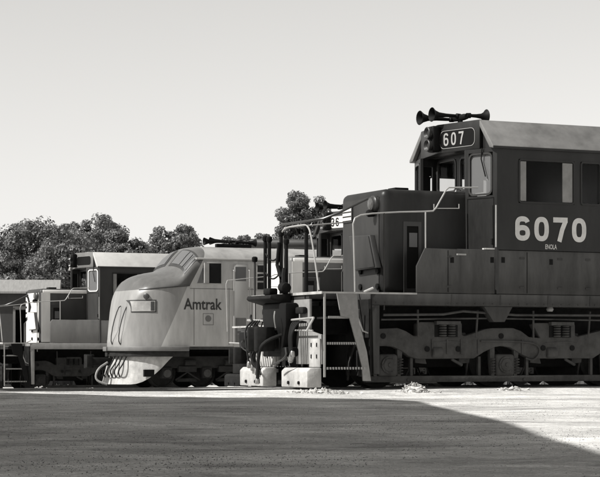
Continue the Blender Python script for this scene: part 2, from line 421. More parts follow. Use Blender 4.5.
track(F0, -14, 24); track(F1, -16, 22); track(FE, -14, 26); track(F2, -10, 26)

# ------------------------------------------------------------------ hood unit
NOSE_L = -1.93; CABF = -.25; WS = .08; NW = .85; CW = 1.55
DECK, SILLB, NTOP, GUT, RTOP, LEDGE = 1.67, 1.45, 3.54, 4.29, 4.82, 2.46
def smooth_path(pts, it=2):
    pts = [Vector(p) for p in pts]
    for _ in range(it):
        q = [pts[0]]
        for a, b in zip(pts, pts[1:]): q += [a * .75 + b * .25, a * .25 + b * .75]
        q.append(pts[-1]); pts = q
    return pts

def make_truck(root, mt, detail):
    """six-wheel truck side frames, journals, wheels; s of axle one given"""
    ax = [-2.05, .33, 2.71]
    def Lp(lst): return F0.pts(lst, -1.2)
    top = Lp([(366, 329), (396, 328), (404, 331), (412, 336), (415, 336), (415, 323.5), (418, 322), (457, 322), (460, 323.5), (460, 335), (463, 336), (472, 333), (483, 329), (490, 328), (511, 328), (519, 331), (527, 337), (538, 338)])
    bot = Lp([(542, 358.5), (528, 359), (519, 354), (508, 347.5), (500, 346), (493, 347), (482, 352), (472, 358.5), (416, 359), (408, 357), (400, 351), (392, 347), (384, 346), (366, 347)])
    sh_ = ax[1] - ax[0]
    seg2 = [(x + sh_, z) for x, z in Lp([(415, 323.5), (418, 322), (457, 322), (460, 323.5), (460, 335), (463, 336)])]
    poly = top + [(x, z) for x, z in seg2] + [(ax[2] - .3, top[9][1] + .1), (ax[2] + .5, top[0][1]), (ax[2] + .5, bot[-1][1])] + [(ax[2] - .1, bot[-2][1])] + [(ax[2] - .5, bot[0][1])] + bot
    for sg in (-1, 1):
        fr = MB().prism(poly, sg * 1.12, sg * 1.28).build('truck_side_frame', mt, root, bevel=.02)
        if not detail and sg == 1: continue
        y = sg * 1.285
        for c in [(383, 336), (427, 349), (458, 349), (501, 336), (543, 348), (572, 348)]:
            s_, z_ = F0.L(c[0], c[1], -1.28); MB().cyl((s_, y - sg * .01, z_), (s_, y + sg * .012, z_), .05, n=14).build('frame_hole', 'black', fr)
        rib = MB()
        for a, b in (((415, 323.5), (463, 359)),):
            s0, z0 = F0.L(437, 324, -1.28); s1, z1 = F0.L(455, 337, -1.28)
        for off in (0, sh_):
            sp_ = MB()
            for k in range(2):
                cx = s0 + off + .1 + k * .18
                for j in range(5): sp_.lathe((cx, y + sg * .03, z1 + .01 + j * .045), (0, 0, 1), [(0, .06), (.015, .075), (.03, .06)], 12)
            sp_.box(s0 + off - .06, s1 + off + .06, min(y, y + sg * .1), max(y, y + sg * .1), z0 - .01, z0 + .05)
            sp_.build('bolster_spring', mt, fr)
            MB().box(s0 + off - .05, s1 + off + .05, min(y - sg * .02, y + sg * .004), max(y - sg * .02, y + sg * .004), z1, z0 - .02).build('spring_pocket', 'black', fr)
        # weld beads along the lower lip and bars
        b0, zb0 = F0.L(366, 376, -1.25); b1, zb1 = F0.L(366, 382.5, -1.25)
        MB().box(b0, ax[2] + .5, min(sg * 1.14, sg * 1.24), max(sg * 1.14, sg * 1.24), zb1, zb0).build('lower_tie_bar', mt, fr, bevel=.01)
        for c0 in (432, 447, 461, 478, 522):
            s_, z_ = F0.L(c0, 345, -1.28); MB().box(s_ - .015, s_ + .015, min(y - sg * .004, y + sg * .012), max(y - sg * .004, y + sg * .012), z_ - .16, z_ + .1).build('frame_rib', mt, fr)
        MB().tube(smooth_path([(p[0], y + sg * .02, p[1]) for p in F0.pts([(480, 341), (510, 341), (536, 343), (540, 352), (533, 361), (525, 358)], -1.28)]), .016).build('brake_hose', mt, fr, smooth=True)
        for a in ax:
            for q in (-1, 1):
                MB().tube([(a + q * .58, sg * 1.3, 1.38), (a + q * .6, sg * 1.27, .9), (a + q * .62, sg * 1.0, .45), (a + q * .56, sg * .82, .14)], .02, 6).build('sand_pipe', mt, fr, smooth=True)
                MB().box(a + q * .5 - .025, a + q * .5 + .025, min(sg * 1.16, sg * 1.22), max(sg * 1.16, sg * 1.22), zb0 - .01, zb0 + .34).build('brake_hanger', mt, fr)
                cs = MB()
                for j_ in range(6): cs.lathe((a + q * .255, sg * 1.275, zb0 + .03 + j_ * .05), (0, 0, 1), [(0, .035), (.012, .048), (.024, .035)], 10)
                cs.build('coil_spring', mt, fr)
            MB().cyl((a + .42, sg * 1.23, zb1 + .04), (a + .42, sg * 1.26, zb1 + .04), .028, n=8).build('bolt', mt, fr)
        for i, a in enumerate(ax):
            zt = bot[-1][1] + .04; za = F0.L(384, 365, -1.25)[1]
            ped = MB()
            for q in (-1, 1): MB().prism([(a + q * .2, zt), (a + q * .31, zt), (a + q * .27, zb0 - .01), (a + q * .2, zb0 - .01)], sg * 1.15, sg * 1.25).build('pedestal', mt, fr, bevel=.008)
            jb = MB().box(a - .19, a + .19, min(sg * 1.1, sg * 1.3), max(sg * 1.1, sg * 1.3), za - .2, za + .19).build('journal_box', mt, fr, bevel=.05, seg=3)
            cap = MB().lathe((a, sg * 1.3, za), (0, sg, 0), [(0, .15), (.03, .15), (.035, .12), (.05, .11), (.055, .04), (.07, .035)], 20)
            for k in range(6): cap.cyl((a + .125 * math.cos(k * 1.047), sg * 1.31, za + .125 * math.sin(k * 1.047)), (a + .125 * math.cos(k * 1.047), sg * 1.345, za + .125 * math.sin(k * 1.047)), .013, n=6)
            cap.build('bearing_cap', mt, jb, smooth=True)
        for mid in ((ax[0] + ax[1]) / 2, (ax[1] + ax[2]) / 2):
            for q in (-1, 1):
                c = mid + q * .42
                MB().prism([(c - .1 * q, .42), (c + .13 * q, .44), (c + .17 * q, .75), (c + .05 * q, .98), (c - .03 * q, .98), (c - .02 * q, .7)], sg * 1.02, sg * 1.1).build('brake_shoe', mt, fr, bevel=.008)
            MB().lathe((mid - .32, sg * 1.24, .62), (1, 0, 0), [(0, .09), (.02, .11), (.2, .11), (.22, .09)], 14).build('brake_cylinder', mt, fr, smooth=True)
            MB().tube([(mid - .35, sg * 1.26, .8), (mid + .1, sg * 1.27, .82), (mid + .35, sg * 1.26, .8)], .025).build('brake_rod', mt, fr, smooth=True)
            MB().tube([(mid + .12, sg * 1.2, .8), (mid + .14, sg * 1.2, .5), (mid + .35, sg * 1.18, .4)], .03).build('brake_lever', mt, fr, smooth=True)
    for a in ax:
        for sg in (-1, 1):
            MB().lathe((a, sg * .70, .51), (0, sg, 0), [(0, .54), (.025, .54), (.03, .51), (.13, .505), (.135, .44), (.1, .42), (.08, .2), (.13, .16), (.15, .15)], 36).build('wheel', 'truck_dark', root, smooth=True)
        MB().cyl((a, -1.1, .51), (a, 1.1, .51), .09).build('axle', 'truck_dark', root)
    MB().box(-2.3, 2.9, -.62, .62, .35, 1.05).build('traction_motor_block', 'grime', root, bevel=.05)

def hood_unit(F, label, pal, detail, group):
    rt = thing('diesel_locomotive', label, 'locomotive', (F.O.x, F.O.y, F.rail), ALPHA, group)
    P = pal
    XP = -3.42 if P.get('gear', 1) else -2.6
    # frame and deck
    sill = MB(); sill.box(-2.48, 15.5, -1.5, 1.5, SILLB, DECK); sill.build('side_sill', P['sill'], rt, bevel=.012)
    pf = MB(); pf.box(XP, -2.483, -.93, .93, 1.56, DECK - .002); pf.build('front_platform', P['sill'], rt, bevel=.01)
    MB().box(XP + .2, 15, -.6, .6, .95, SILLB - .003).build('center_sill', 'grime', rt)
    MB().box(XP - .03, -1.6, -1.515, -1.503, DECK - .03, DECK + .0).build('deck_edge', P['trim'], rt)
    MB().box(XP - .03, XP - .005, -1.5, 1.5, DECK - .04, DECK + .006).build('deck_edge', P['trim'], rt)
    # nose
    nose = MB().box(NOSE_L, WS - .002, -NW, NW, DECK + .002, NTOP); nose = nose.build('nose', P['nose'], rt, bevel=.13, seg=4)
    nf = MB()                                        # front skin of the nose in a separate colour, with the bend of the corner
    nf.prism_z([(NOSE_L - .012, -NW + .14), (NOSE_L - .012, NW - .14), (NOSE_L + .0, NW - .14), (NOSE_L + .0, -NW + .14)], DECK + .01, NTOP - .14)
    nf.build('nose_front_plate', P['front'], nose)
    if P['edge']:
        MB().box(NOSE_L + .1, WS - .01, -NW - .012, -NW + .06, NTOP - .16, NTOP - .045).build('nose_top_stripe', P['edge'], nose, bevel=.02)
        MB().box(NOSE_L + .05, NOSE_L + .36, -NW - .012, -NW - .001, DECK + .03, NTOP - .14).build('corner_stripe', P['edge'], nose)
    xf = NOSE_L - .012
    def fp(px, py): # point on nose front plane -> (t, z)
        k = (px - CX) / FPX; B = F0.O + U * xf; t_ = (k * B.y - B.x) / (V.x - k * V.y); Y = B.y + V.y * t_
        return t_, CAMZ + (HOR - py) / FPX * Y - F0.rail
    # nose front fittings
    t0, z0 = fp(375, 204)
    lamp = MB().lathe((xf, t0, z0), (-1, 0, 0), [(0, .15), (.05, .15), (.07, .13), (.1, .12)], 20).build('class_lamp', P['dark'], nose, smooth=True)
    MB().lathe((xf - .1, t0, z0), (-1, 0, 0), [(0, .1), (.02, .07), (.03, .0)], 16).build('lamp_lens', 'lens', lamp, smooth=True)
    MB().lathe((xf - .02, t0, z0 - .17), (-1, 0, 0), [(0, .06), (.1, .07), (.14, .05)], 12).build('lamp_socket', 'black', lamp, smooth=True)
    (ta, za), (tb, zb), (tc_, zc), (td, zd) = fp(355, 237), fp(374, 236), fp(380, 267), fp(360, 270)
    def quad_slab(poly, x0, x1, name, m, par, bev=.01): return MB().prism_x(poly, x0, x1).build(name, m, par, bevel=bev)
    cx_, cz_ = (ta + tb + tc_ + td) / 4, (za + zb + zc + zd) / 4
    big = [((y - cx_) * 1.12 + cx_, (z - cz_) * 1.06 + cz_) for y, z in ((ta, za), (tb, zb), (tc_, zc), (td, zd))]
    dp = quad_slab(big, xf - .10, xf - .001, 'drop_step_panel', P['dark'], nose)
    quad_slab([(ta, za), (tb, zb), (tc_, zc), (td, zd)], xf - .125, xf - .101, 'panel_face', P['front'], dp)
    for c in ((361, 271.5), (378, 271), (361, 287), (378, 286.5)):
        t_, z_ = fp(*c); MB().cyl((xf - .03, t_, z_), (xf + .005, t_, z_), .055, n=8).build('bolt', 'black', nose)
    if P['stripes']:
        sa, za_ = fp(343.5, 209); sb, zb_ = fp(353, 221)
        pl = MB().box(xf - .02, xf - .002, min(sa, sb), max(sa, sb), zb_ - .02, za_ + .02).build('striped_plate', P['front'], nose)
        for k in range(3):
            zz = zb_ + (za_ - zb_) * (k + .2) / 3; MB().box(xf - .03, xf - .021, min(sa, sb) + .02, max(sa, sb) - .02, zz, zz + .055).build('stripe', 'number_white', pl)
    if P.get('emblem'):
        e0, ze = 0.60, 2.92
        pts_ = [(e0 + .42 * math.cos(q * math.pi / 16), ze + .42 * math.sin(q * math.pi / 16)) for q in range(32)]
        em = MB().prism_x([(e0 - .5, ze), (e0 - .22, ze + .34), (e0 + .02, ze + .52), (e0 + .11, ze + .56), (e0 + .11, ze - .5), (e0, ze - .46), (e0 - .22, ze - .3)], xf - .006, xf - .001).build('emblem', 'black', nose)
        MB().prism_x([(e0 + .11, ze - .36)] + [(e0 + .11 - .30 * math.cos(q * math.pi / 16), ze + .36 * math.sin(q * math.pi / 16)) for q in range(-7, 8)] + [(e0 + .11, ze + .36)], xf - .012, xf - .007).build('emblem_disc', 'number_white', em)
        for zz in (-.2, 0, .18): MB().box(xf - .018, xf - .013, e0 - .02, e0 + .11, ze + zz - .035, ze + zz + .035).build('emblem_bar', 'black', em)
    MB().box(-1.5, -1.22, -.5, -.2, NTOP, NTOP + .06).build('roof_hatch', 'black', nose, bevel=.015)
    # nose side door with its small pane
    dy = -NW - .004
    d0, dz0 = F0.L(403.5, 290, dy); d1, dz1 = F0.L(421, 222, dy)
    dr = MB(); wall(dr, (d0, -NW - .02), (d1, -NW - .02), DECK + .02, dz1, [(.06, d1 - d0 - .06, DECK + .1, dz1 - .08)], .03)
    door = dr.build('nose_door', P['dark'], nose)
    MB().box(d0 + .06, d1 - .06, -NW - .006, -NW - .001, DECK + .1, dz1 - .08).build('door_leaf', 'interior', door)
    w0, wz0 = F0.L(409, 247, dy); w1, wz1 = F0.L(417, 233, dy)
    MB().box(w0, w1, -NW - .014, -NW - .007, wz0, wz1).build('door_pane', 'glass_dusty', door)
    # skirt box along the cab base
    q = F0.pts([(416.5, 291), (416.5, 266), (425, 249)], -1.5)
    if P.get('longbox'): q = [(-1.78, 0), (-1.78, LEDGE - .1), (-1.7, LEDGE)]
    for sg in (-1, 1):
        MB().prism([(q[0][0], DECK + .004), (q[1][0], q[1][1]), (q[2][0], LEDGE), (15.3, LEDGE), (15.3, DECK + .004)], sg * 1.5, sg * 1.455).build('side_plate', P['box'], rt, bevel=.01)
        MB().box(.002, 15.2, min(sg * 1.453, sg * .96), max(sg * 1.453, sg * .96), DECK + .005, LEDGE - .002).build('equipment_box', P['box'], rt)
    if detail:
        for c in ((452, 260), (492, 260), (503, 260), (551, 262)):
            s_, z_ = F0.L(c[0], c[1], -1.5); MB().box(s_ - .035, s_ + .035, -1.508, -1.495, z_ - .05, z_ + .05).build('vent_hole', 'black', rt)
        s_, z_ = F0.L(461, 254.5, -1.5); MB().box(s_ - .09, s_ + .09, -1.53, -1.501, z_ - .014, z_ + .014).build('box_latch', 'rail_paint', rt)
        s_, z_ = F0.L(448, 270, -1.5); MB().box(s_ - .006, s_ + .006, -1.506, -1.499, DECK + .02, LEDGE - .03).build('panel_seam', 'black', rt)
        s_, z_ = F0.L(527, 270, -1.5); MB().box(s_ - .006, s_ + .006, -1.506, -1.499, DECK + .02, LEDGE - .03).build('panel_seam', 'black', rt)
        for s_ in (-.95, .55, 1.35, 1.95):
            for z_ in (DECK + .12, LEDGE - .14): MB().box(s_ - .05, s_ + .05, -1.512, -1.501, z_ - .018, z_ + .018).build('hinge', P['sill'], rt)
        for k_ in range(26):
            s_ = -2.4 + k_ * .18; MB().cyl((s_, -1.501, SILLB + .04), (s_, -1.510, SILLB + .04), .012, n=6).build('rivet', P['sill'], rt)
        for s_ in (-.9, .1, 1.1, 2.0): MB().box(s_ - .01, s_ + .01, -1.508, -1.499, SILLB + .02, DECK - .02).build('sill_rib', P['sill'], rt)
        a0, b0 = F0.L(483, 306, -1.45); a1, b1 = F0.L(512, 306, -1.45); a2, b2 = F0.L(504, 322, -1.45); a3, b3 = F0.L(493, 322, -1.45)
        MB().prism([(a0, SILLB - .003), (a1, SILLB - .003), (a2, b2), (a3, b3)], -1.48, -1.3).build('jacking_pad', P['sill'], rt, bevel=.01)
        pp = MB(); pp.tube([(-2.2, -1.38, 1.28), (-1.0, -1.38, 1.30), (-.6, -1.38, 1.36), (.5, -1.38, 1.3), (2.4, -1.38, 1.31)], .022); pp.tube([(-2.2, -1.3, 1.2), (0, -1.3, 1.24), (2.4, -1.3, 1.22)], .016)
        pp.build('air_pipe', 'truck', rt, smooth=True)
        MB().lathe((1.2, -1.4, 1.37), (0, 0, 1), [(0, .05), (.04, .07), (.08, .05)], 12).build('drain_valve', 'plate_grey', rt, smooth=True)
    # cab walls with real window openings
    H0 = LEDGE + .003
    fl = [(CABF, -NW), (0, -CW)]; fr_ = [(0, CW), (CABF, NW)]
    Lp = (Vector(fl[1]) - Vector(fl[0])).length
    B = 2.35
    cabm = MB()
    wz0, wz1 = 3.62, 4.24
    wall(cabm, (WS, NW), (WS, -NW), NTOP + .002, GUT, [(.06, .78, wz0, wz1), (.92, 1.64, wz0, wz1)])
    wall(cabm, (CABF, NW), (WS, NW), NTOP + .002, GUT, [(.07, .26, wz0 + .05, wz1 - .1)], .03)
    wall(cabm, (CABF, -NW), (WS, -NW), NTOP + .002, GUT, [], .03)
    wall(cabm, fl[0], fl[1], DECK + .004, GUT, [(.08, Lp - .1, 3.44, 4.22)])
    wall(cabm, fr_[0], fr_[1], DECK + .004, GUT, [(.1, Lp - .08, 3.44, 4.22)])
    sw = (.45, 1.63, 3.31, 4.10)
    wall(cabm, (0, -CW), (B, -CW), H0, GUT, [sw, (1.76, 2.2, 3.31, 4.10)])
    wall(cabm, (B, CW), (0, CW), H0, GUT, [(B - 1.63, B - .3, 3.31, 4.03)])
    wall(cabm, (B, -CW), (B, CW), H0, GUT)
    cab = cabm.build('cab', P['cab'], rt)
    MB().box(-.05, B - .1, -CW + .06, CW - .06, H0 + .1, H0 + .2).build('cab_floor', 'interior', cab)
    MB().box(.9, 1.5, .1, .8, H0 + .2, 3.25).build('cab_seat', 'interior', cab, bevel=.05)
    pane('windshield', (WS, NW), (WS, -NW), .09, .75, wz0 + .03, wz1 - .03, cab, fw=.035)
    pane('windshield', (WS, NW), (WS, -NW), .95, 1.61, wz0 + .03, wz1 - .03, cab, fw=.035)
    wdw = pane('cab_door_window', fl[0], fl[1], .12, Lp - .14, 3.48, 4.18, cab, 'glass_dusty' if detail else 'glass_dusty', P['wframe'], fw=.035)
    pane('cab_door_window', fr_[0], fr_[1], .14, Lp - .12, 3.48, 4.18, cab, 'glass', 'rail_dark', fw=.035)
    fd = (Vector(fl[1]) - Vector(fl[0])).normalized(); fn = Vector((fd.y, -fd.x))
    def fpnt(a, z, off): v_ = Vector(fl[0]) + fd * a + fn * off; return (v_.x, v_.y, z)
    ds = MB()
    for (a0, a1, zz0, zz1) in ((.05, .062, LEDGE - .6, 3.4), (Lp - .08, Lp - .068, LEDGE - .6, 3.4), (.05, Lp - .068, 3.39, 3.402)):
        ds.add([fpnt(a0, zz0, .006), fpnt(a1, zz0, .006), fpnt(a1, zz1, .006), fpnt(a0, zz1, .006)], [(0, 1, 2, 3)])
    ds.build('door_seam', 'black', cab)
    wp = MB(); wp.tube([fpnt(.42, 4.3, .03), fpnt(.4, 4.1, .03), fpnt(.5, 3.78, .03)], .012, 6); wp.build('wiper', 'black', cab)
    # side sash: pale uprights either side of the dark opening
    a0, a1 = sw[0], sw[1]
    pane('cab_side_window', (0, -CW), (B, -CW), a0 + .03, a1 - .03, sw[2] + .03, sw[3] - .03, cab, 'glass', P['wframe2'], fw=.035, inset=.03, rnd=.03)
    MB().box(a0 + .035, a0 + .16, -CW + .005, -CW + .028, sw[2] + .04, sw[3] - .04).build('window_sash', P['sash'], cab)
    MB().box(a1 - .25, a1 - .04, -CW + .005, -CW + .028, sw[2] + .04, sw[3] - .04).build('window_sash', P['sash'], cab)
    pane('cab_side_window', (B, CW), (0, CW), B - 1.6, B - .33, 3.34, 4.0, cab, 'glass', 'rail_dark', fw=.03, rnd=.03)
    pane('cab_side_window', (0, -CW), (B, -CW), 1.79, 2.17, sw[2] + .03, sw[3] - .03, cab, 'glass', P['wframe2'], fw=.035, inset=.03, rnd=.03)
    # roof
    rf = MB(); rf.prism_x([(-CW - .03, GUT - .02), (-CW - .03, GUT + .03), (-1.11, RTOP), (-.5, RTOP + .03), (.5, RTOP + .03), (1.11, RTOP), (CW + .03, GUT + .03), (CW + .03, GUT - .02), (CW - .1, GUT + .005), (1.05, RTOP - .06), (-1.05, RTOP - .06), (-CW + .1, GUT + .005)], -.1, 2.75)
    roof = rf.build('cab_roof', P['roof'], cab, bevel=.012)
    MB().box(-.1, 2.75, -CW - .05, -CW - .031, GUT - .02, GUT + .02).build('gutter', P['gutter'], roof)
    fg = MB(); fg.prism_x([(-CW, GUT + .002), (-1.08, RTOP - .065), (1.08, RTOP - .065), (CW, GUT + .002)], -.03, -.001); fg.build('roof_end_plate', P['cab'], roof)
    MB().prism_x([(-CW, GUT + .002), (-1.08, RTOP - .065), (1.08, RTOP - .065), (CW, GUT + .002)], 2.32, 2.36).build('roof_end_plate', P['cab'], roof)
    # header with number boards, slightly bowed in plan
    HB = 4.30
    hd = MB().prism_z([(-.102, -1.11), (-.36, -.02), (-.36, .02), (-.102, 1.11), (-.028, 1.09), (-.028, -1.09)], HB, RTOP + .01).build('number_board_housing', P['head'], cab, bevel=.012)
    bd = (Vector((-.102, -1.11)) - Vector((-.36, -.02))); bl = bd.length; bd.normalize(); bn = Vector((bd.y, -bd.x))
    if bn.x > 0: bn = -bn
    def bp(a, z, o): v_ = Vector((-.36, -.02)) + bd * a + bn * o; return (v_.x, v_.y, z)
    for sgn in (1,):
        rr = .1; outl = []
        for (ca, cz, st) in ((1.0 - rr, HB + .4 - rr, 0), (.07 + rr, HB + .4 - rr, 90), (.07 + rr, HB + .07 + rr, 180), (1.0 - rr, HB + .07 + rr, 270)):
            for k in range(5): an = R(st + 22.5 * k); outl.append((ca + rr * math.cos(an), cz + rr * math.sin(an)))
        nb = MB().add([bp(a, z, .004) for a, z in outl], [tuple(range(len(outl)))]).build('number_board', P['nbm'], hd)
        n_ = len(outl); inn = [((a - .535) * .98 + .535, (z - HB - .235) * .95 + HB + .235) for a, z in outl]
        MB().add([bp(a, z, .008) for a, z in outl] + [bp(a, z, .008) for a, z in inn], [(i, (i + 1) % n_, n_ + (i + 1) % n_, n_ + i) for i in range(n_)]).build('number_board_rim', 'board_grey', nb)
        ad = bd
        strokes(P['num'], bp(.17 if P['num'] != '36' else .09, HB + .12, .010), ad, .235, 'board_numeral', P['numm'], nb, W=.56, wd=.15, gap=.3)
    hl = MB().box(-.52, -.35, -.12, .12, HB + .02, RTOP - .02).build('headlight_housing', 'black', hd, bevel=.04, seg=3)
    for zz in (HB + .14, HB + .37):
        h_ = MB().lathe((-.5, 0, zz), (-1, 0, 0), [(0, .1), (.08, .115), (.09, .1), (.04, .06)], 18).build('headlight', P['dark'], hl, smooth=True)
    # air horn, three chimes on one bracket
    hz = RTOP + .16
    hb_ = MB().box(.05, .15, -.35, .25, RTOP + .02, RTOP + .06); hb_.cyl((.1, -.05, RTOP + .04), (.1, -.05, hz), .05); hb_.lathe((.1, -.3, hz), (0, 1, 0), [(0, .05), (.1, .06), (.3, .06), (.5, .05)], 12)
    horn = hb_.build('horn_bracket', 'black', cab, smooth=True) if P['horn'] else None
    for (y_, zz, dirx, ln) in ((.2, hz - .01, -1, .72), (-.05, hz + .03, -1, .6), (-.28, hz + .02, 1, .42)) if P['horn'] else ():
        MB().lathe((.1, y_, zz), (dirx, 0, 0), [(0, .045), (.08, .05), (.1, .03), (ln * .5, .035), (ln * .75, .05), (ln * .9, .085), (ln, .135), (ln + .005, .13), (ln * .9, .07), (ln * .7, .03)], 20).build('horn_bell', 'black', horn, smooth=True)
    # long hood behind the cab (mostly out of view)
    MB().box(2.78, 15.2, -.92, .92, DECK + .005, 4.55).build('long_hood', P['nose'], rt, bevel=.1, seg=3)
    # trucks
    make_truck(rt, P['truck'], detail)
    ft = MB().box(4.0, 7.8, -1.35, 1.35, .35, SILLB - .01).build('fuel_tank', 'truck_dark', rt, bevel=.2, seg=4)
    for a in (9.3, 11.5, 13.7):
        for sg in (-1, 1): MB().lathe((a, sg * .70, .51), (0, sg, 0), [(0, .54), (.025, .54), (.03, .51), (.13, .505), (.135, .44), (.1, .42), (.08, .2), (.13, .16)], 28).build('wheel', 'truck_dark', rt, smooth=True)
    for sg in (-1, 1): MB().prism([(8.7, 1.2), (14.3, 1.2), (14.3, .9), (13, .7), (10, .7), (8.7, .9)], sg * 1.12, sg * 1.28).build('truck_side_frame', P['truck'], rt, bevel=.02)
    # pilot: plate, footboard boxes, coupler, hoses
    X0 = XP
    pm = MB(); pm.add([(x_, y_, z_) for x_ in (X0, X0 + .05) for y_, z_ in ((-1.45, .42), (-.4, .42), (-.4, 1.1), (.4, 1.1), (.4, .42), (1.45, .42), (1.45, .92), (.95, 1.0), (.95, 1.555), (-.95, 1.555), (-.95, 1.0), (-1.45, .92))], [tuple(range(12)), tuple(range(12, 24))] + [(i_, (i_ + 1) % 12, 12 + (i_ + 1) % 12, 12 + i_) for i_ in range(12)])
    pil = pm.build('pilot_plate', P['pilot'], rt, bevel=.006)
    for (ya, yb) in ((-1.45, -.38), (.42, 1.47)):
        fb = MB().prism([(X0 - .28, .02), (X0 - .28, .3), (X0 - .22, .36), (X0 - .003, .36), (X0 - .003, .02)], ya, yb).build('footboard_box', P['foot'], rt, bevel=.02)
        for k in (.3, .7):
            yy = ya + (yb - ya) * k; MB().cyl((X0 - .305, yy, .1), (X0 - .27, yy, .1), .03, n=8).build('bolt', 'black', fb)
        up = MB().box(X0 - .03, X0 - .002, ya + .02, ya + .45 if ya < 0 else yb - .02, .37, .86).build('pilot_apron', P['apron'], rt, bevel=.008)
        for k in range(2):
            for j in range(2): MB().box(X0 - .045, X0 - .029, ya + .12 + k * .22, ya + .14 + k * .22, .52 + j * .2, .59 + j * .2).build('bracket', 'black', up)
    cp = MB(); cp.box(X0 - .33, X0 + .3, -.13, .13, .72, .98); cp.build('coupler_shank', 'grime', rt, bevel=.03)
    kn = MB().prism_z([(X0 + 3.42 + a_, b_) for a_, b_ in ((-3.72, -.17), (-3.72, .2), (-3.9, .27), (-4.1, .22), (-4.12, .12), (-3.95, .08), (-3.93, -.03), (-4.1, -.08), (-4.1, -.2), (-3.92, -.26))], .64, 1.08).build('coupler_knuckle', 'grime', rt, bevel=.03)
    MB().box(X0 - .25, X0 - .003, -.5, .5, .55, .72).build('coupler_carrier', 'black', rt, bevel=.03)
    MB().prism_x([(-.52, 1.5), (.5, 1.5), (.5, 1.2), (.3, .62), (-.35, .62), (-.52, 1.1)], X0 - .26, X0 - .003).build('draft_gear_housing', 'black', rt, bevel=.04)
    # uncoupling lever across the pilot
    ul = MB(); ul.tube([(X0 - .14, -1.42, 1.22), (X0 - .14, -.3, 1.19), (X0 - .2, 0, 1.1), (X0 - .14, .3, 1.19), (X0 - .14, 1.42, 1.22)], .02); ul.tube([(X0 - .14, -1.42, 1.22), (X0 - .3, -1.46, .98)], .02); ul.tube([(X0 - .1, -1.3, 1.0), (X0 - .12, -.2, 1.02)], .014)
    ul.build('uncoupling_lever', P['lever'], rt, smooth=True)
    def hose(y0, z0, y1, z1, x1, r=.028, m='hose', nm='air_hose'):
        if not P.get('gear', 1): return
        h_ = MB(); h_.tube(smooth_path([(X0 - .02, y0, z0), (X0 - .16, y0, z0 + .02), (x1 + .02, y0 * .7 + y1 * .3, z0 - .15), (x1, y0 * .3 + y1 * .7, (z0 + z1) / 2), (x1 + .03, y1, z1)]), r); o = h_.build(nm, m, rt, smooth=True)
        MB().lathe((x1 + .03, y1, z1 - .06), (0, 0, 1), [(0, .02), (.02, .045), (.1, .04), (.12, .03)], 10).build('hose_coupling', 'steel', o, smooth=True)
    hose(-.35, .95, -.05, .12, X0 - .62, .032)
    hose(.42, .9, .75, .35, X0 - .35, .035)
    for k in range(4): hose(.85 + k * .09, 1.2, .55 + k * .1, .25 + .05 * k, X0 - .3 - .03 * k, .018)
    for k in range(4): hose(-.6 - k * .09, 1.15, -.62 - k * .07, .5 + .03 * k, X0 - .24 - .02 * k, .018)
    rc = random.Random(5)
    for k in range(14 if P.get('gear', 1) else 0):
        y_ = rc.uniform(-.9, 1.3); z_ = rc.uniform(.55, 1.4); x_ = X0 - rc.uniform(.05, .4)
        MB().tube(smooth_path([(x_, y_, z_), (x_ - .05, y_ + rc.uniform(-.25, .25), z_ - rc.uniform(.05, .2)), (x_ - rc.uniform(-.1, .1), y_ + rc.uniform(-.35, .35), z_ - rc.uniform(.2, .45))]), rc.choice((.012, .016, .02)), 6).build('pipe_fitting', rc.choice(('hose', 'grime', 'rail_dark', 'plate_grey')), rt, smooth=True)
    for y_ in (-.72, .72):
        MB().box(X0 - .1, X0 - .003, y_ - .16, y_ + .16, 1.3, 1.42).build('hose_manifold', 'grime', rt, bevel=.03)
    # nose-side handrail
    def hp(lst, t): return [(F0.L(x, y, t)[0], t, F0.L(x, y, t)[1]) for x, y in lst]
    T = -1.46
    hr = MB(); hr.tube(hp([(368, 333), (363, 331), (358, 318), (355, 300), (354.5, 270), (353.5, 235), (353, 224), (355, 218), (361, 215), (372, 213.5), (400, 212), (425, 211.5), (433, 211), (436, 208), (446, 190), (449, 187.5), (478, 187.5)], T), .0145)
    hr.build('nose_handrail', P['rail'], rt, smooth=True)
    MB().tube(hp([(425.5, 212), (425.5, 252)], T - .02), .014).build('handrail_post', P['rail'], rt)
    MB().tube(hp([(384, 213), (384, 310)], T), .015).build('handrail_post', P['sill'], rt)
    MB().tube(hp([(434, 204), (434, 208.5), (459, 208.5), (459, 204)], -NW - .05), .012).build('grab_iron', P['rail'], rt)
    MB().tube(hp([(364, 292), (373, 288)], T - .03), .022).build('marker_bracket', 'white_paint', rt)
    hr2 = MB(); hr2.tube([(p[0], -p[1], p[2]) for p in hp([(355, 300), (353, 224), (355, 218), (433, 211), (446, 190), (478, 187.5)], T)], .0145); hr2.build('nose_handrail', P['rail'], rt)
    MB().tube(hp([(496, 205), (496, 247)], -CW - .05), .014).build('grab_iron', P['rail'], rt)
    if not P.get('gear', 1): return rt
    # drop step plate over the coupler and hand brake gear
    MB().prism([(X0 - .03, 1.67), (X0 - .42, 1.64), (X0 - .44, 1.58), (X0 - .4, 1.55), (X0 - .03, 1.45)], -.25, .80).build('drop_step', 'grime', rt, bevel=.015)
    MB().box(X0 - .2, X0 - .03, .3, .6, 1.66, 1.78).build('jumper_box', 'black', rt, bevel=.03)
    dm = MB(); dm.lathe((X0 - .14, -.32, 1.76), (0, 1, .12), [(0, .05), (.02, .09), (.08, .1), (.2, .09), (.24, .05)], 18); dm.cyl((X0 - .12, -.2, 1.6), (X0 - .12, -.2, 1.8), .05); dm.tube([(X0 - .12, -.15, 1.85), (X0 - .1, -.1, 2.0), (X0 - .05, -.02, 2.1)], .05)
    dm.build('jumper_reel', 'black', rt, smooth=True)
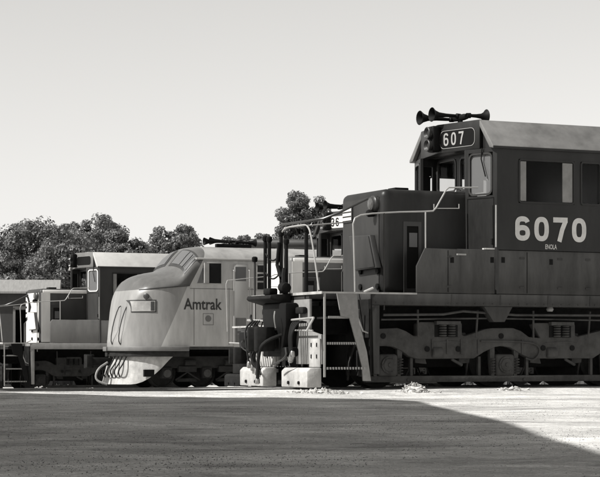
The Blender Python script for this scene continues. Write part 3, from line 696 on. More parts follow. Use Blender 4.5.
    # end rail stanchions and chains
    def post(px, y0, y1, t, r, m, nm='stanchion'):
        s_ = X0 + .02
        o = MB().tube([(s_, t, DECK - .1), (s_, t, y1)], r).build(nm, m, rt, smooth=True); return o
    for t_, zt in ((1.46, 2.36), (.98, 2.72), (.80, 2.70), (.28, 2.78), (.06, 2.62), (-.78, 2.80)):
        p_ = post(0, 0, zt, t_, .036 if t_ < 1.4 else .022, 'black' if t_ < 1.4 else 'rail_dark')
        MB().lathe((X0 + .02, t_, zt - .06), (0, 0, 1), [(0, .045), (.03, .055), (.08, .055), (.1, .03)], 12).build('stanchion_cap', 'black', p_, smooth=True)
    sr = MB(); sr.tube(smooth_path([(X0 + .02, .28, 2.76), (X0 + .02, .1, 2.86), (X0 + .02, -.5, 2.86), (X0 + .02, -.8, 2.86), (X0 + .02, -.98, 2.7), (X0 + .02, -1.3, 1.7)], 2), .016)
    sr.build('end_handrail', P['rail'], rt, smooth=True)
    MB().tube(smooth_path([(X0 + .02, .24, 2.92), (X0 + .02, -.9, 2.92), (X0 + .2, -1.3, 2.95), (X0 + .9, -1.42, 3.3)], 1), .022).build('overhead_handrail', 'rail_dark', rt, smooth=True)
    lv = MB(); lv.tube([(X0 - .02, .28, 2.6), (X0 - .05, .3, 2.2), (X0 - .1, .1, 2.05), (X0 - .13, -.05, 1.95)], .035); lv.build('brake_lever', 'black', rt, smooth=True)
    for z_, sg_ in ((2.45, .16), (2.1, .14)):
        ch = []
        for k in range(17): f_ = k / 16; ch.append((X0 + .02, .98 - .7 * f_, z_ - sg_ * 4 * f_ * (1 - f_)))
        MB().tube(ch, .016, 6).build('safety_chain', 'black', rt)
    # steps at both front corners
    for sg in (-1, 1):
        sw_ = MB(); 
        for k, (zt, ya, yb, xa) in enumerate(((1.24, 1.0, 1.44, -3.30), (.79, 1.06, 1.47, -3.34), (.36, 1.12, 1.5, -3.36))):
            xe = (-2.86, -2.72, -2.6)[k]
            st = MB().box(xa, xe, min(sg * ya, sg * yb), max(sg * ya, sg * yb), zt - .035, zt).build('step_tread', 'grime', rt)
            lip = MB()
            n_ = 14
            for j in range(n_):
                x_ = xa + (xe - xa) * (j + .2) / n_; lip.box(x_, x_ + .028, min(sg * yb, sg * (yb + .012)), max(sg * yb, sg * (yb + .012)), zt - .03, zt + .012)
            lip.build('tread_teeth', 'rail_paint', st)
        MB().box(-2.515, -2.485, min(sg * .55, sg * 1.5), max(sg * .55, sg * 1.5), .22, SILLB + .1).build('step_well_plate', 'grime', rt)
        MB().prism(F0.pts([(337, 293.5), (357, 293.5), (359, 322), (367, 352), (371, 381), (363, 381), (362, 367), (356.5, 343), (349.5, 318), (341, 316)], -1.5), sg * 1.502, sg * 1.475).build('step_side_plate', P['plate'], rt)
        MB().prism([(-2.48, SILLB), (-2.33, SILLB), (-2.33, .25), (-2.44, .25)], sg * 1.40, sg * 1.5).build('step_stringer', P['sill'], rt, bevel=.008)
        MB().box(-3.40, -3.37, min(sg * 1.47, sg * 1.5), max(sg * 1.47, sg * 1.5), .2, 1.64).build('step_stringer', P['rail'], rt)
    return rt

pal0 = dict(sill='sill', trim='pilot_light', nose='navy', front='navy_lit', edge=None, dark='rail_dark', box='sill', cab='navy', roof='cab_roof', gutter='navy', head='navy', wframe='navy_lit', wframe2='navy', sash='plate_grey',
            nbm='black', num='607', numm='board_grey', truck='truck', pilot='plate_grey', foot='white_paint', apron='pilot_light', horn=1, lever='rail_paint', rail='rail_paint', plate='step_plate', stripes=True)
L0 = hood_unit(F0, 'dark hood unit numbered 6070 with short nose, cab and horns, nearest engine at right', pal0, True, None)
# cab-side number and small stencil of 6070
s_, z_ = F0.L(515, 240.5, -1.55); s2, z2 = F0.L(515, 216, -1.55)
strokes('6070', (s_, -1.556, z_), (1, 0), z2 - z_, 'cab_numeral', 'number_white', L0, W=.70, wd=.21, gap=.21)
s_, z_ = F0.L(545, 249, -1.55); text('ENOLA', (s_, -1.556, z_), (1, 0), .085, 'stencil', 'number_white', L0, .01, .62)
s_, z_ = F0.L(488, 249, -1.5); MB().box(s_ - .06, s_ + .14, -1.5, -1.4, LEDGE + .003, LEDGE + .03).build('rag', 'number_white', L0)

pal1 = dict(pal0, nose='hood_grey', front='nose_white', edge='nose_white', box='hood_dark', cab='hood_dark', roof='hood_dark', gutter='hood_dark', head='hood_dark', nbm='number_white', num='36', numm='black', foot='grime', apron='grime', pilot='hood_dark', plate='hood_grey', stripes=False, gear=0)
M1 = hood_unit(F1, 'pale-nosed hood unit with number board reading 36, half hidden behind the front rails of 6070', pal1, False, None)
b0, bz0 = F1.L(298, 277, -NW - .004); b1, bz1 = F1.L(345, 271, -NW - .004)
MB().box(b0, -.1, -NW - .008, -NW - .001, bz0, bz1).build('handrail_shadow', 'hood_dark', M1)  # dark strip painting the handrail's shadow onto the nose side
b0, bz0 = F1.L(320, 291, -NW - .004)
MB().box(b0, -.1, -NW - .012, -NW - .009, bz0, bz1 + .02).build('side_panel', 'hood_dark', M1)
pal2 = dict(pal0, sill='plate_grey', nose='hood_dark', front='nose_white', edge='nose_white', box='hood_grey', cab='hood_dark', roof='roof_pale', gutter='hood_dark', head='hood_grey', nbm='black', num='', numm='black', truck='truck_dark', foot='grime', apron='grime', horn=0, longbox=1, pilot='grime', plate='black', stripes=False, emblem=True, wframe='nose_white')
hood_unit(F2, 'hood unit with white nose front and round emblem, farthest left behind the passenger engine', pal2, False, None)

# ------------------------------------------------------------------ streamlined passenger unit
EM = thing('passenger_locomotive', 'silver streamlined passenger engine with round nose and Amtrak lettering on its side', 'locomotive', (FE.O.x, FE.O.y, FE.rail), ALPHA)
EW = 1.58; ZB = 1.26
top_px = [(116, 330), (118.5, 312), (120, 301), (121.5, 292), (123.5, 285), (127, 280), (133, 276.5), (142, 273.8), (153, 272), (161, 270.3), (165.5, 267.5), (170, 262), (175, 255.5), (180, 250.5), (186, 248), (195, 247)]
TT = [(0, 1.35)] + [FE.L(x, y, 0) for x, y in top_px] + [(22, FE.L(195, 247, 0)[1])]
TT = [(max(a, 0), b) for a, b in TT]
ROOF = TT[-1][1]
SH = [(0, 1.3), (.2, 1.5), (.3, 1.95), (.38, 2.35), (.46, 2.62), (.6, 2.82), (.85, 2.97), (1.3, 3.08), (1.75, 3.15), (2.02, 3.42), (2.3, 3.72), (2.6, 3.85), (22, 3.85)]
NX = [(0, 1.9), (1.5, 1.9), (1.9, 2.3), (2.2, 2.5), (2.9, 2.4), (3.4, 2.2), (22, 2.2)]
def ew(s):
    if s >= 1.75: return EW
    return EW * math.sqrt(max(0, 1 - (1 - max(s - .05, 0) / 1.7) ** 2.05))
def esurf(s, p):                                     # p 0..1: bottom to shoulder (p<.5) then round to the crown
    w_ = ew(s); zs = lerp_tab(SH, s); zt = max(lerp_tab(TT, s), zs + .05)
    if p <= .5: return (s, -w_, ZB + (zs - ZB) * p * 2)
    a = (p - .5) * math.pi; n_ = lerp_tab(NX, s)
    return (s, -w_ * math.cos(a) ** (2 / n_) if math.cos(a) > 1e-6 else 0, zs + (zt - zs) * math.sin(a) ** (2 / n_))
st = [.05, .052, .058, .065, .075, .1, .15, .2, .25, .3, .34, .38, .42, .46, .5, .55, .62, .7, .78, .85, 1.0, 1.2, 1.4, 1.5, 1.6, 1.7, 1.8, 1.9, 2.0, 2.1, 2.2, 2.3, 2.4, 2.5, 2.6, 2.7, 2.8, 2.9, 3.0, 3.15, 3.3, 3.5, 4, 5, 7, 10, 15, 21]
PS = [i / 60 * .5 for i in range(0, 61, 6)] + [.5 + .5 * i / 28 for i in range(1, 29)]
body = MB()
for i in range(len(st) - 1):
    for j in range(len(PS) - 1):
        sm = (st[i] + st[i + 1]) / 2; pm_ = (PS[j] + PS[j + 1]) / 2
        qd = [esurf(st[i], PS[j]), esurf(st[i + 1], PS[j]), esurf(st[i + 1], PS[j + 1]), esurf(st[i], PS[j + 1])]
        body.add(qd, [(0, 1, 2, 3)]); body.add([(a, -b, c) for a, b, c in reversed(qd)], [(0, 1, 2, 3)])
def weld(o):
    bm = bmesh.new(); bm.from_mesh(o.data); bmesh.ops.remove_doubles(bm, verts=bm.verts[:], dist=.002); bmesh.ops.recalc_face_normals(bm, faces=bm.faces[:]); bm.to_mesh(o.data); bm.free()
    for p in o.data.polygons: p.use_smooth = True
    o.data.set_sharp_from_angle(angle=R(50)); return o
body.box(20.9, 21, -1.5, 1.5, ZB, 4.2); body.box(.5, 20.9, -1.1, 1.1, ZB - .02, ZB + .02)
ebody = weld(body.build('carbody', 'silver_side', EM)); pass
def patch(s0, s1, p0, p1, off, name, m, par, ns=6, np_=8, skew=0):
    rows = []
    for i in range(ns + 1):
        r_ = []
        for j in range(np_ + 1):
            p = p0 + (p1 - p0) * j / np_; s = s0 + (s1 - s0) * i / ns + skew * (p - p0)
            a = Vector(esurf(s, p)); b = Vector(esurf(s + .02, p)); c = Vector(esurf(s, p + .004)); nn = (b - a).cross(c - a).normalized()
            if nn.y > 0 and abs(nn.y) > .02: nn = -nn
            if nn.z < 0 and p > .55: nn = -nn
            r_.append(tuple(a + nn * off))
        rows.append(r_)
    return MB().grid(rows).build(name, m, par, smooth=True)
# windshield, two panes near side, two far (mirrored)
ws = patch(1.95, 2.44, .60, .978, .012, 'windshield_frame', 'rail_dark', EM)
patch(2.01, 2.38, .635, .80, .025, 'windshield_pane', 'glass_dusty', ws); patch(2.01, 2.38, .818, .955, .025, 'windshield_pane', 'glass_dusty', ws)
for nm, a in (('windshield_frame', (1.95, 2.44, .60, .978, .012, 'rail_dark')), ('windshield_pane', (2.01, 2.38, .635, .955, .025, 'glass_dusty'))):
    o = patch(a[0], a[1], a[2], a[3], a[4], nm, a[5], EM if nm == 'windshield_frame' else fwf)
    for v in o.data.vertices: v.co.y = -v.co.y
    if nm == 'windshield_frame': fwf = o
# nose furniture
def zpatch(s0, s1, z0, z1, off, name, m, par, ns=14, nz=4):  # patch on the nose between two levels
    rows = []
    for i in range(ns + 1):
        s = s0 + (s1 - s0) * (i / ns) ** 1.5; r_ = []
        for j in range(nz + 1):
            z = z0 + (z1 - z0) * j / nz; lo, hi = 0.0, 1.0
            for _ in range(24):
                md = (lo + hi) / 2
                if esurf(s, md)[2] < z: lo = md
                else: hi = md
            a = Vector(esurf(s, lo)); b = Vector(esurf(s + .02, lo)); d_ = (b - a); nn = Vector((d_.y, -d_.x, 0)).normalized()
            if nn.x > 0: nn = -nn
            r_.append(tuple(a + nn * off))
        rows.append(r_)
    return MB().grid(rows).build(name, m, par, smooth=True)
nb = zpatch(.42, 1.02, 2.38, 2.70, .024, 'number_board', 'number_glass', EM)
zpatch(.40, 1.06, 2.345, 2.735, .012, 'number_board_rim', 'rail_dark', nb)
zpatch(.90, 1.0, 2.40, 2.68, .030, 'board_lamp', 'rail_dark', nb, 6)
p_ = Vector(esurf(.78, .475)); MB().lathe(p_, (-.6, -.8, 0), [(-.05, .09), (.05, .09), (.07, .05)], 14).build('class_light', 'rail_dark', EM, smooth=True)
MB().lathe((.55, 0, 2.9), (-1, 0, .35), [(-.3, .1), (-.03, .1), (-.01, .09), (-.05, .05)], 20).build('headlight', 'rail_dark', EM, smooth=True)
MB().tube(smooth_path([(.17, -.62, 1.36), (.10, -.64, 1.5), (.17, -.64, 2.0), (.34, -.66, 2.5), (.44, -.6, 2.56)], 1), .018).build('grab_iron', 'rail_dark', EM, smooth=True)
MB().tube(smooth_path([(.06, -.2, 1.36), (.0, -.22, 1.5), (.08, -.22, 2.0), (.24, -.24, 2.5), (.34, -.2, 2.56)], 1), .018).build('grab_iron', 'rail_dark', EM, smooth=True)
wv = Vector(esurf(2.0, .72)); wv2 = Vector(esurf(2.36, .70))
MB().tube([wv + Vector((-.05, -.05, .02)), wv2 + Vector((-.06, -.05, .05))], .012).build('wiper', 'black', EM)
# side window, vent, door, text
Ys = -EW - .004
def EL(px, py): return FE.L(px, py, -EW)
def side_box(px0, py0, px1, py1, y0, y1, name, m, par, bev=0):
    a, b = EL(px0, py1); c, d = EL(px1, py0); return MB().box(a, c, y0, y1, b, d).build(name, m, par, bevel=bev)
dk = MB(); a = EL(204, 284); b = EL(222, 262.5)
fr = side_box(203.6, 262, 222.6, 284.5, -EW - .012, -EW + .06, 'cab_window', 'silver_nose', EM, .01)
wq = MB(); q0 = EL(197, 283); q1 = EL(203.3, 283); q2 = EL(203.3, 265); 
MB().prism([(q0[0], q0[1]), (q1[0], q1[1]), (q2[0], q2[1])], -EW - .02, -EW + .04).build('quarter_pane', 'glass_dusty', fr)
side_box(205.5, 263.5, 221, 283.2, -EW - .02, -EW - .013, 'window_pane', 'glass_dark', fr)
side_box(203.5, 263, 208, 283, -EW - .10, -EW - .03, 'wind_deflector', 'rail_paint', fr)
side_box(202.5, 268, 203.5, 280, -EW - .03, -EW - .021, 'mirror_arm', 'rail_dark', fr)
dr = side_box(233.5, 264.5, 247.5, 347, -EW - .018, -EW + .02, 'cab_door', 'silver_nose', EM, .008)
side_box(235.2, 267, 245.8, 281, -EW - .024, -EW - .019, 'door_pane', 'glass_dusty', dr)
side_box(235.2, 318, 245.8, 343, -EW - .022, -EW - .019, 'door_panel', 'hood_grey', dr)
for xx in (233, 248.5):
    a0, b0 = EL(xx, 344); a1, b1 = EL(xx, 270); MB().tube([(a0, -EW - .01, b0), (a0, -EW - .09, b0 + .03), (a0, -EW - .09, b1 - .03), (a0, -EW - .01, b1)], .02).build('grab_iron', 'rail_paint', EM)
ew2 = side_box(256, 264, 267, 291, -EW - .016, -EW + .02, 'engine_room_window', 'rail_paint', EM, .008)
for k in range(3): side_box(257.2, 265.5 + k * 8.6, 265.8, 272.2 + k * 8.6, -EW - .022, -EW - .017, 'window_pane', 'glass_dark', ew2)
for k in range(4):
    side_box(276 + k * 16, 262, 288 + k * 16, 276, -EW - .014, -EW + .02, 'air_grille', 'hood_grey', EM, .008)
a, b = EL(196, 258.5); MB().box(a, 21, -EW - .03, -EW + .05, b - .03, b + .03).build('drip_rail', 'silver_nose', EM, bevel=.01)
a, b = EL(160, 349); a_, b_ = EL(160, 341)
bm_ = []
for k in range(22):
    s_ = .62 + (2.1 - .62) * k / 21; z_ = 3.0 + .09 * s_; lo, hi = 0.0, 1.0
    for _ in range(24):
        md = (lo + hi) / 2
        if esurf(s_, md)[2] < z_: lo = md
        else: hi = md
    a_ = Vector(esurf(s_, lo)); bm_.append((a_.x, a_.y - .012, a_.z))
MB().tube(bm_, .022).build('belt_moulding', 'rail_dark', EM, smooth=True)
for px_ in (194, 229, 252, 271):
    a_, b_ = EL(px_, 345); c_, d_ = EL(px_, 288); MB().box(a_ - .008, a_ + .008, -EW - .005, -EW + .002, b_, d_).build('panel_seam', 'hood_grey', EM)
a_, b_ = EL(190, 288.5); MB().box(a_, 20.5, -EW - .006, -EW + .002, b_ - .008, b_ + .008).build('panel_seam', 'hood_grey', EM)
MB().box(2.1, 21, -EW - .008, -EW + .04, ZB - .06, ZB + .03).build('lower_skirt_trim', 'truck', EM)
a, b = EL(184, 309.2); c, d = EL(184, 298.2)
text('Amtrak', (a, -EW - .008, b), (1, 0), d - b, 'lettering', 'letter_dark', EM, .018, (EL(224, 309)[0] - a) / (d - b) / 4.75)
lg0 = EL(203, 325); lg1 = EL(213.5, 313.5)
lm = MB(); 
for (x0, x1, z0, z1) in ((lg0[0], lg1[0], lg0[1], lg0[1] + .012), (lg0[0], lg1[0], lg1[1] - .012, lg1[1]), (lg0[0], lg0[0] + .012, lg0[1], lg1[1]), (lg1[0] - .012, lg1[0], lg0[1], lg1[1])): lm.box(x0, x1, -EW - .007, -EW - .003, z0, z1)
em = lm.build('emblem_frame', 'hood_grey', EM)
cx_, cz_ = (lg0[0] + lg1[0]) / 2, (lg0[1] + lg1[1]) / 2 + .02
MB().lathe((cx_, -EW - .003, cz_), (0, -1, 0), [(0, .1), (.005, .1), (.006, .05), (.004, .0)], 20).build('emblem_disc', 'hood_grey', em)
# roof gear
rh = MB(); z_r = ROOF
rh.box(3.5, 4.7, -.45, -.25, z_r - .05, z_r + .1); 
ho = rh.build('horn_mount', 'black', EM, bevel=.02)
for (s0, dr_, ln, yy, zz) in ((4.5, -1, 1.1, -.1, .2), (4.0, -1, .95, -.45, .16), (4.2, 1, .7, -.3, .16)):
    MB().lathe((s0, yy, z_r + zz), (dr_, 0, 0), [(0, .05), (.1, .06), (.12, .035), (ln * .6, .045), (ln * .85, .07), (ln, .125), (ln * .9, .06)], 16).build('horn_bell', 'black', ho, smooth=True)
MB().box(5.3, 5.7, -1.0, -.75, 4.12, 4.28).build('roof_vent', 'black', EM, bevel=.03)
# anticlimber, pilot, hoses, truck
def plan(off, s1, w_=1.0, n=14): 
    pts_ = []
    for i in range(n + 1):
        s = .002 + (s1 - .002) * (i / n) ** 2; pts_.append((s - off * (1 - i / n * .6), -(ew(s) * w_ + off)))
    return pts_
pl = plan(.12, 2.1); full = [(x, y) for x, y in reversed(pl)] + [(x, -y) for x, y in pl]
MB().prism_z(full, 1.15, 1.29).build('anticlimber', 'hood_grey', EM, bevel=.02)
pl = plan(.06, 2.1); full = [(x, y) for x, y in reversed(pl)] + [(x, -y) for x, y in pl]
MB().prism_z(full, .98, 1.148).build('anticlimber_underside', 'truck_dark', EM, bevel=.02)
rows = []
for i in range(15):
    f_ = i / 14; r_ = []
    for j in range(9):
        h = j / 8; s = .02 + 1.5 * f_ ** 2; yy = -ew(s) * .97
        zlow = .12 + .75 * max(0, (f_ - .55) / .45) ** 2.2
        z = zlow + (.98 - zlow) * h; r_.append((s + .05 - .28 * (1 - h) * (1 - f_ * .6), yy * (1 - .03 * (1 - h)), z))
    rows.append(r_)
pm_ = MB(); pm_.grid(rows); pm_.grid([[(x, -y, z) for x, y, z in r_] for r_ in rows])
po = pm_.build('pilot', 'pilot_light', EM, smooth=True)
side = Vector(rows[11][2]); MB().box(side.x - .2, side.x + .16, side.y - .05, side.y + .05, .36, .58).build('step_hole', 'black', po)
for k in range(5):
    b0 = Vector(rows[2 + k][8]); b1 = Vector(rows[2 + k][2])
    MB().tube(smooth_path([b0 + Vector((-.05, -.03, 0)), b0 + Vector((-.2, -.1, -.25)), b1 + Vector((-.18, -.08, .2)), b1 + Vector((-.04, -.05 + .05 * k, 0))]), .022).build('air_hose', 'hose', EM, smooth=True)
kn = MB(); kn.box(-.7, .4, -.15, .15, .7, .95); kn.cyl((-.6, .1, .62), (-.6, .1, 1.05), .16); kn.box(-.8, -.62, -.28, -.12, .65, 1.02); kn.build('coupler', 'grime', EM, bevel=.02)
MB().tube(smooth_path([(-.15, -.35, .8), (-.5, -.4, .6), (-.6, -.45, .25), (-.25, -.6, .12)]), .035).build('air_hose', 'plate_grey', EM, smooth=True)
axs = [FE.L(p, 372, -1.1)[0] for p in (165, 205, 245)]
tf = MB(); tf.prism([(axs[0] - .5, .75), (axs[0] - .5, .95), (axs[0] + .4, 1.0), (axs[2] + .5, 1.0), (axs[2] + .5, .7), (axs[2] + .2, .62), (axs[0] - .2, .62)], -1.25, -1.1); tf.prism([(axs[0] - .5, .75), (axs[0] - .5, .95), (axs[0] + .4, 1.0), (axs[2] + .5, 1.0), (axs[2] + .5, .7), (axs[2] + .2, .62), (axs[0] - .2, .62)], 1.1, 1.25)
tf = tf.build('truck_side_frame', 'truck_dark', EM, bevel=.03)
for a in axs:
    for sg in (-1, 1):
        MB().lathe((a, sg * .70, .46), (0, sg, 0), [(0, .48), (.03, .46), (.13, .455), (.135, .4), (.1, .38), (.08, .2), (.13, .14)], 30).build('wheel', 'truck_dark', EM, smooth=True)
    MB().box(a - .17, a + .17, -1.3, -1.05, .3, .66).build('journal_box', 'truck_dark', tf, bevel=.04)
    MB().lathe((a, -1.3, .46), (0, -1, 0), [(0, .13), (.03, .12), (.04, .04)], 16).build('bearing_cap', 'truck', tf, smooth=True)
for a in ((axs[0] + axs[1]) / 2, (axs[1] + axs[2]) / 2):
    br = MB(); br.box(a - .3, a + .3, -1.32, -1.2, .5, .68); br.cyl((a - .1, -1.3, .8), (a + .25, -1.3, .8), .1); br.prism([(a - .35, .2), (a + .35, .2), (a + .28, .3), (a - .28, .3)], -1.28, -1.16); br.tube([(a - .4, -1.3, .25), (a, -1.3, .5), (a + .4, -1.3, .25)], .03)
    br.build('brake_rigging', 'truck_dark', EM, smooth=False)
MB().box(2, 20, -.7, .7, .5, 1.2).build('underframe_equipment', 'grime', EM, bevel=.05)
MB().box(8.5, 13, -1.3, 1.3, .3, 1.2).build('fuel_tank', 'truck_dark', EM, bevel=.1)
for a in (14.5, 16, 17.5):
    for sg in (-1, 1): MB().lathe((a, sg * .70, .46), (0, sg, 0), [(0, .48), (.03, .46), (.13, .455), (.135, .4), (.1, .38)], 24).build('wheel', 'truck_dark', EM, smooth=True)

# ------------------------------------------------------------------ surroundings
def at(px, py, d): return Vector(((px - CX) / FPX * d, d, CAMZ + (HOR - py) / FPX * d))
def leaf_mat():
    m = bpy.data.materials.new('leaves'); m.use_nodes = True; t = m.node_tree; n = t.nodes; b = n['Principled BSDF']
    tc = n.new('ShaderNodeTexCoord'); a = n.new('ShaderNodeTexNoise'); a.inputs['Scale'].default_value = 1.3; a.inputs['Detail'].default_value = 5; t.links.new(tc.outputs['Object'], a.inputs[0])
    r = n.new('ShaderNodeMapRange'); r.inputs[1].default_value = .3; r.inputs[2].default_value = .7; r.inputs[3].default_value = .06; r.inputs[4].default_value = .2; t.links.new(a.outputs[0], r.inputs[0])
    c = n.new('ShaderNodeCombineColor')
    for i in range(3): t.links.new(r.outputs[0], c.inputs[i])
    t.links.new(c.outputs[0], b.inputs['Base Color']); b.inputs['Roughness'].default_value = .5
    tr = n.new('ShaderNodeBsdfTranslucent'); t.links.new(c.outputs[0], tr.inputs[0]); mx = n.new('ShaderNodeMixShader'); mx.inputs[0].default_value = .3
    t.links.new(b.outputs[0], mx.inputs[1]); t.links.new(tr.outputs[0], mx.inputs[2]); t.links.new(mx.outputs[0], n['Material Output'].inputs[0])
    MATS['leaves'] = m
leaf_mat()
def tree(px, ytop, wpx, d, label, n=7000, lobes=None, leaf=.09, group='trees behind the engines'):
    base = Vector(((px - CX) / FPX * d, d, -.62)); ht = CAMZ + (HOR - ytop) / FPX * d + .62; wr = wpx / 2 / FPX * d
    rt = thing('leafy_tree', label, 'tree', base, 0, group)
    rnd = random.Random(int(px * 13 + ytop))
    tk = MB(); h0 = ht * .45
    tk.tube(smooth_path([(0, 0, -.2), (.1, .05, h0 * .4), (-.1, .1, h0 * .75), (.05, 0, h0)]), .06 * wr + .1, 10); tk.build('trunk', 'bark', rt, smooth=True)
    # foliage clumps: small balls of leaves set on the ends of limbs
    clumps = []; lm = MB()
    for i in range(int(n / 100)):
        for _ in range(30):
            u_ = rnd.uniform(-1, 1); v_ = rnd.uniform(-1, 1); h = rnd.uniform(.42, 1)
            if lobes: lim = max((1 - ((u_ - lx) / lw) ** 2) * lh for lx, lw, lh in lobes)
            else: lim = (.70 + .28 * (1 - abs(u_) ** 2.6) + .035 * math.sin(u_ * 7 + px)) * (1 - .12 * v_ * v_)
            if h < lim and u_ * u_ + v_ * v_ < 1.1: break
        z = ht * (.22 + .78 * h); clumps.append((u_ * wr, v_ * wr * .8, z, rnd.uniform(.45, 1.0) * (.35 + .10 * wr)))
    for k in range(0, len(clumps), 5):
        c = clumps[k]; zz = min(c[2] * .6, h0 * .95); lm.tube([(0, 0, zz), (c[0] * .4, c[1] * .4, zz + (c[2] - zz) * .55), (c[0], c[1], c[2])], .05, 5)
    lm.build('limbs', 'bark', rt)
    cr = MB(); vs = []; fs = []
    for (cx, cy, cz, cr_) in clumps:
        for k in range(150):
            while True:
                q = Vector((rnd.uniform(-1, 1), rnd.uniform(-1, 1), rnd.uniform(-1, 1)))
                if q.length < 1: break
            q = q * (q.length ** -.3 if q.length > .05 else 1) * cr_; p = Vector((cx, cy, cz)) + Vector((q.x, q.y, q.z * .75))
            nn = (q.normalized() + Vector((rnd.uniform(-1, 1), rnd.uniform(-1, 1), rnd.uniform(-.3, 1.2)))).normalized()
            a = nn.orthogonal().normalized(); a.rotate(__import__('mathutils').Quaternion(nn, rnd.uniform(0, 6.28))); b = nn.cross(a); sz = leaf * rnd.uniform(.6, 1.3)
            o_ = len(vs); vs += [p - a * sz, p + b * sz * .55, p + a * sz, p - b * sz * .55]; fs.append((o_, o_ + 1, o_ + 2, o_ + 3))
    cr.v = [tuple(v) for v in vs]; cr.f = fs
    cr.build('crown', 'leaves', rt)
    return rt
tree(40, 220, 118, 120, 'broad dark leafy tree at the left edge above the shed roof', 30000)
tree(94, 215, 92, 126, 'full leafy tree over the cab of the leftmost engine', 26000)
tree(122, 232, 56, 116, 'lower leafy tree at the right end of the left clump', 20000)
tree(68, 240, 90, 112, 'low thick leafy tree filling the clump just behind the white-nosed engine', 18000)
tree(175, 226, 70, 150, 'rounded leafy treetop just over the nose of the passenger engine', 22000, leaf=.11)
tree(238, 232, 40, 190, 'small far treetop over the middle of the passenger engine roof', 14000, leaf=.13)
tree(266, 233, 50, 200, 'small far treetop beside the overhead pipe', 14000, leaf=.13)
tree(304, 186, 58, 125, 'tall leafy tree with two crowns beside the nose of 6070', 24000, lobes=((-.2, .7, .98), (.5, .6, .93), (-.68, 1.0, .82), (.88, .8, .78), (0, 2.2, .72)))

# low wood far behind everything
rnd = random.Random(3); vs = []; fs = []
for i in range(26000):
    x = rnd.uniform(-75, 75); y = 215 + rnd.uniform(-4, 8); z = -.6 + 6.5 * rnd.random() * (.75 + .25 * noise.noise((x * .12, 0, 5)))
    nn = Vector((rnd.uniform(-1, 1), rnd.uniform(-1.2, .3), rnd.uniform(-.2, 1))).normalized(); a = nn.orthogonal().normalized(); b = nn.cross(a); s_ = rnd.uniform(.25, .6)
    p = Vector((x, y, z)); o_ = len(vs); vs += [p - a * s_, p + b * s_ * .6, p + a * s_, p - b * s_ * .6]; fs.append((o_, o_ + 1, o_ + 2, o_ + 3))
mb = MB(); mb.v = [tuple(v) for v in vs]; mb.f = fs; o = mb.build('far_wood', 'leaves'); stuff(o); o['label'] = 'low far wood behind the yard, seen as one dark mass'; o['category'] = 'wood'

# rank weeds along the back of the yard
vs = []; fs = []
for i in range(16000):
    x = rnd.uniform(-40, 40); y = 92 + rnd.uniform(-5, 6); h = rnd.uniform(.3, 1.25) * (.8 + .4 * noise.noise((x * .3, y * .3, 2)))
    a = rnd.uniform(0, 3.14); w_ = rnd.uniform(.03, .09); dx = w_ * math.cos(a); dy = w_ * math.sin(a); lx = rnd.uniform(-.25, .25); ly = rnd.uniform(-.25, .25)
    o_ = len(vs); vs += [(x - dx, y - dy, -.66), (x + dx, y + dy, -.66), (x + dx * 1.6 + lx * .5, y + dy * 1.6 + ly * .5, -.62 + h * .6), (x + lx, y + ly, -.62 + h), (x - dx * 1.6 + lx * .5, y - dy * 1.6 + ly * .5, -.62 + h * .6)]; fs.append((o_, o_ + 1, o_ + 2, o_ + 3, o_ + 4))
mb = MB(); mb.v = vs; mb.f = fs; o = mb.build('weeds', 'leaves'); stuff(o); o['label'] = 'rank weeds along the back edge of the yard'; o['category'] = 'weeds'

# shed at the far left, pale roof and dark doorway
d = 82.0; a = at(-25, 293, d); b = at(52, 293, d); ez = a.z
sh_ = thing('yard_shed', 'low dark shed with pale grey roof and open doorway at the far left edge', 'shed', (a.x, d, -.62), R(6))
Ls = (b - a).length; hz_ = ez + .62
mb = MB(); wall(mb, (0, 0), (Ls, 0), 0, hz_, [(Ls * .52, Ls * .52 + 1.1, .05, hz_ * .82)], .15); wall(mb, (Ls, 0), (Ls, 5), 0, hz_, [], .15); wall(mb, (Ls, 5), (0, 5), 0, hz_, [], .15); wall(mb, (0, 5), (0, 0), 0, hz_, [], .15)
mb.build('wall', 'shed_wall', sh_)
rz = at(12, 281.5, d + 2).z + .62
MB().prism_x([(-.25, hz_ - .02), (-.25, hz_ + .06), (2.5, rz + .1), (5.25, hz_ + .06), (5.25, hz_ - .02), (2.5, rz)], -.3, Ls + .3).build('roof', 'shed_roof', sh_)
dj = MB()
for x0, x1, z0, z1 in ((Ls * .52 - .1, Ls * .52, 0, hz_ * .84), (Ls * .52 + 1.1, Ls * .52 + 1.2, 0, hz_ * .84), (Ls * .52 - .1, Ls * .52 + 1.2, hz_ * .825, hz_ * .86)): dj.box(x0, x1, -.03, -.002, z0, z1)
dj.build('door_frame', 'hood_grey', sh_)
MB().box(Ls * .52 + .25, Ls * .52 + .7, .6, .9, 0, 1.6).build('cabinet', 'hood_grey', sh_, bevel=.03)

# overhead pipe on two posts behind the passenger engine
d = 78.0; p0 = at(250, 243.5, d); p1 = at(345, 244.5, d)
pr = thing('overhead_pipe', 'dark horizontal overhead pipe just above the passenger engine roof', 'pipe', (p0.x, d, -.62))
ln = p1.x - p0.x; hz_ = p0.z + .62
MB().lathe((0, 0, hz_), (1, 0, -.01), [(0, .16), (.04, .185), (ln, .185), (ln + .02, .15)], 20).build('pipe_run', 'pipe', pr, smooth=True)
for x_ in (.9, ln - .5): MB().box(x_ - .09, x_ + .09, -.09, .09, 0, hz_ - .19).build('post', 'pipe', pr)

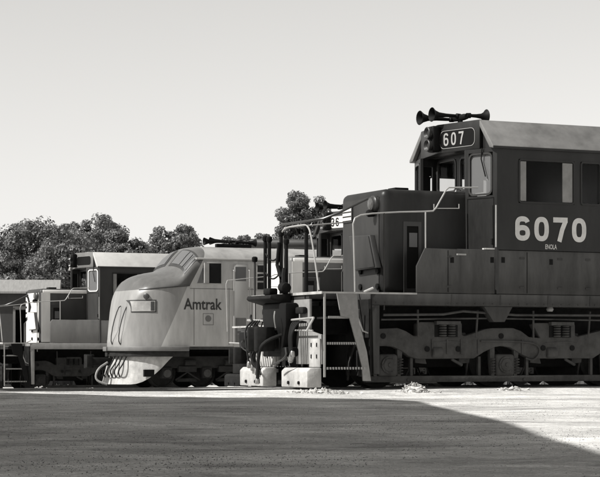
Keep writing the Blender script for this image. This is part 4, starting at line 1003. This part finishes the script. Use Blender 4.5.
# rubble heaps of pale ballast at the wheels
def heap(px, d, wpx, h, label, nst=90):
    if d is None: d = (F0.O + V * -1.95 + U * F0.L(px, 390, -1.95)[0]).y
    x0 = (px - CX) / FPX * d; wd = wpx / FPX * d
    rt = thing('ballast_heap', label, 'rubble', (x0, d, gz(x0, d)), 0, 'heaps of pale ballast')
    rn = random.Random(int(px)); st_ = MB()
    for i in range(nst):
        u_ = rn.gauss(0, .3); v_ = rn.gauss(0, .3); r = rn.uniform(.015, .045); z = max(0, h * (1 - (u_ * u_ * 4 + v_ * v_ * 4))) * rn.random()
        c = Vector((u_ * wd, v_ * .5, z)); 
        vs = [c + Vector((rn.uniform(-1, 1), rn.uniform(-1, 1), rn.uniform(-.6, .8))).normalized() * r * rn.uniform(.7, 1.2) for _ in range(7)]
        bm = bmesh.new(); [bm.verts.new(v) for v in vs]; bmesh.ops.convex_hull(bm, input=bm.verts[:]); bm.verts.ensure_lookup_table()
        idx = {v: k for k, v in enumerate(bm.verts)}; st_.add([v.co[:] for v in bm.verts], [[idx[v] for v in f.verts] for f in bm.faces]); bm.free()
    o = st_.build('stones', 'rubble', rt); stuff(o)
    rows = [[(wd * 1.0 * u_, .5 * v_, (h * .75 + .06) * math.exp(-(u_ * u_ * 7 + v_ * v_ * 7)) + rn.uniform(-.01, .012) - .07) for u_ in [k / 12 - 1 for k in range(25)]] for v_ in [k / 6 - 1 for k in range(13)]]
    MB().grid(rows).build('mound', 'rubble', rt)
heap(414, None, 30, .16, 'pale stone heap lying under the truck of 6070', 130)
heap(318, None, 60, .07, 'long low bank of pale ballast before the footboards of 6070', 160)
heap(40, 64, 34, .24, 'pale ballast heap below the steps of the leftmost engine', 90)
heap(88, 61, 30, .2, 'pale ballast heap between the leftmost engine and the round nose', 80)
heap(513, None, 26, .06, 'thin spill of pale stone under the middle wheels of 6070', 60)

# unseen building left of the camera, its outline shaped to cast the foreground shadow
Zr = 9.0; kx = Zr / math.tan(SUN_EL); off = Vector((sh.x, sh.y)) * kx
shade = [(2.08, 14.6), (2.06, 20.6), (1.93, 25.7), (1.73, 28.9), (1.41, 30.7), (.9, 31.4), (-5.2, 31.9), (-12, 32.2)]
rp = [(2.3, 0.0)] + shade
edge = [(x + off.x, y + off.y) for x, y in rp]
back = [(-34, edge[-1][1] + .5), (-34, edge[0][1])]
eh = thing('shadow_building', 'tall unseen brick building left of the camera, shaped to cast the foreground shadow', 'building')
poly = edge + back
m2 = MB()
for i in range(len(poly)):
    p, q = poly[i], poly[(i + 1) % len(poly)]; Lw = math.dist(p, q); hs = []
    if Lw > 5.5 and i < 4:
        k = 1.2
        while k + 1.6 < Lw: hs.append((k, k + 1.4, 2.2, 6.4)); k += 3.2
    wall(m2, p, q, -.3, Zr - .25, hs, .25)
    for (a0, a1, h0, h1) in hs:
        dv = (Vector(q) - Vector(p)).normalized(); nv = Vector((-dv.y, dv.x))
        fm = MB(); 
        def W(a, z, k): c = Vector(p) + dv * a + nv * k; return (c.x, c.y, z)
        win = MB().add([W(a0, h0, .15), W(a1, h0, .15), W(a1, h1, .15), W(a0, h1, .15)], [(0, 1, 2, 3)]).build('window', 'glass_dark', eh)
        for c in range(3):
            for r_ in range(5):
                aa = a0 + (a1 - a0) * c / 3; zz = h0 + (h1 - h0) * r_ / 5
                fm.tube([W(aa, h0, .13), W(aa, h1, .13)], .025, 4) if r_ == 0 else fm.tube([W(a0, zz, .13), W(a1, zz, .13)], .025, 4)
        fm.build('window_frame', 'hood_grey', win)
m2.build('wall', 'brick', eh)
MB().prism_z(poly, Zr - .25, Zr).build('roof', 'shed_roof', eh)
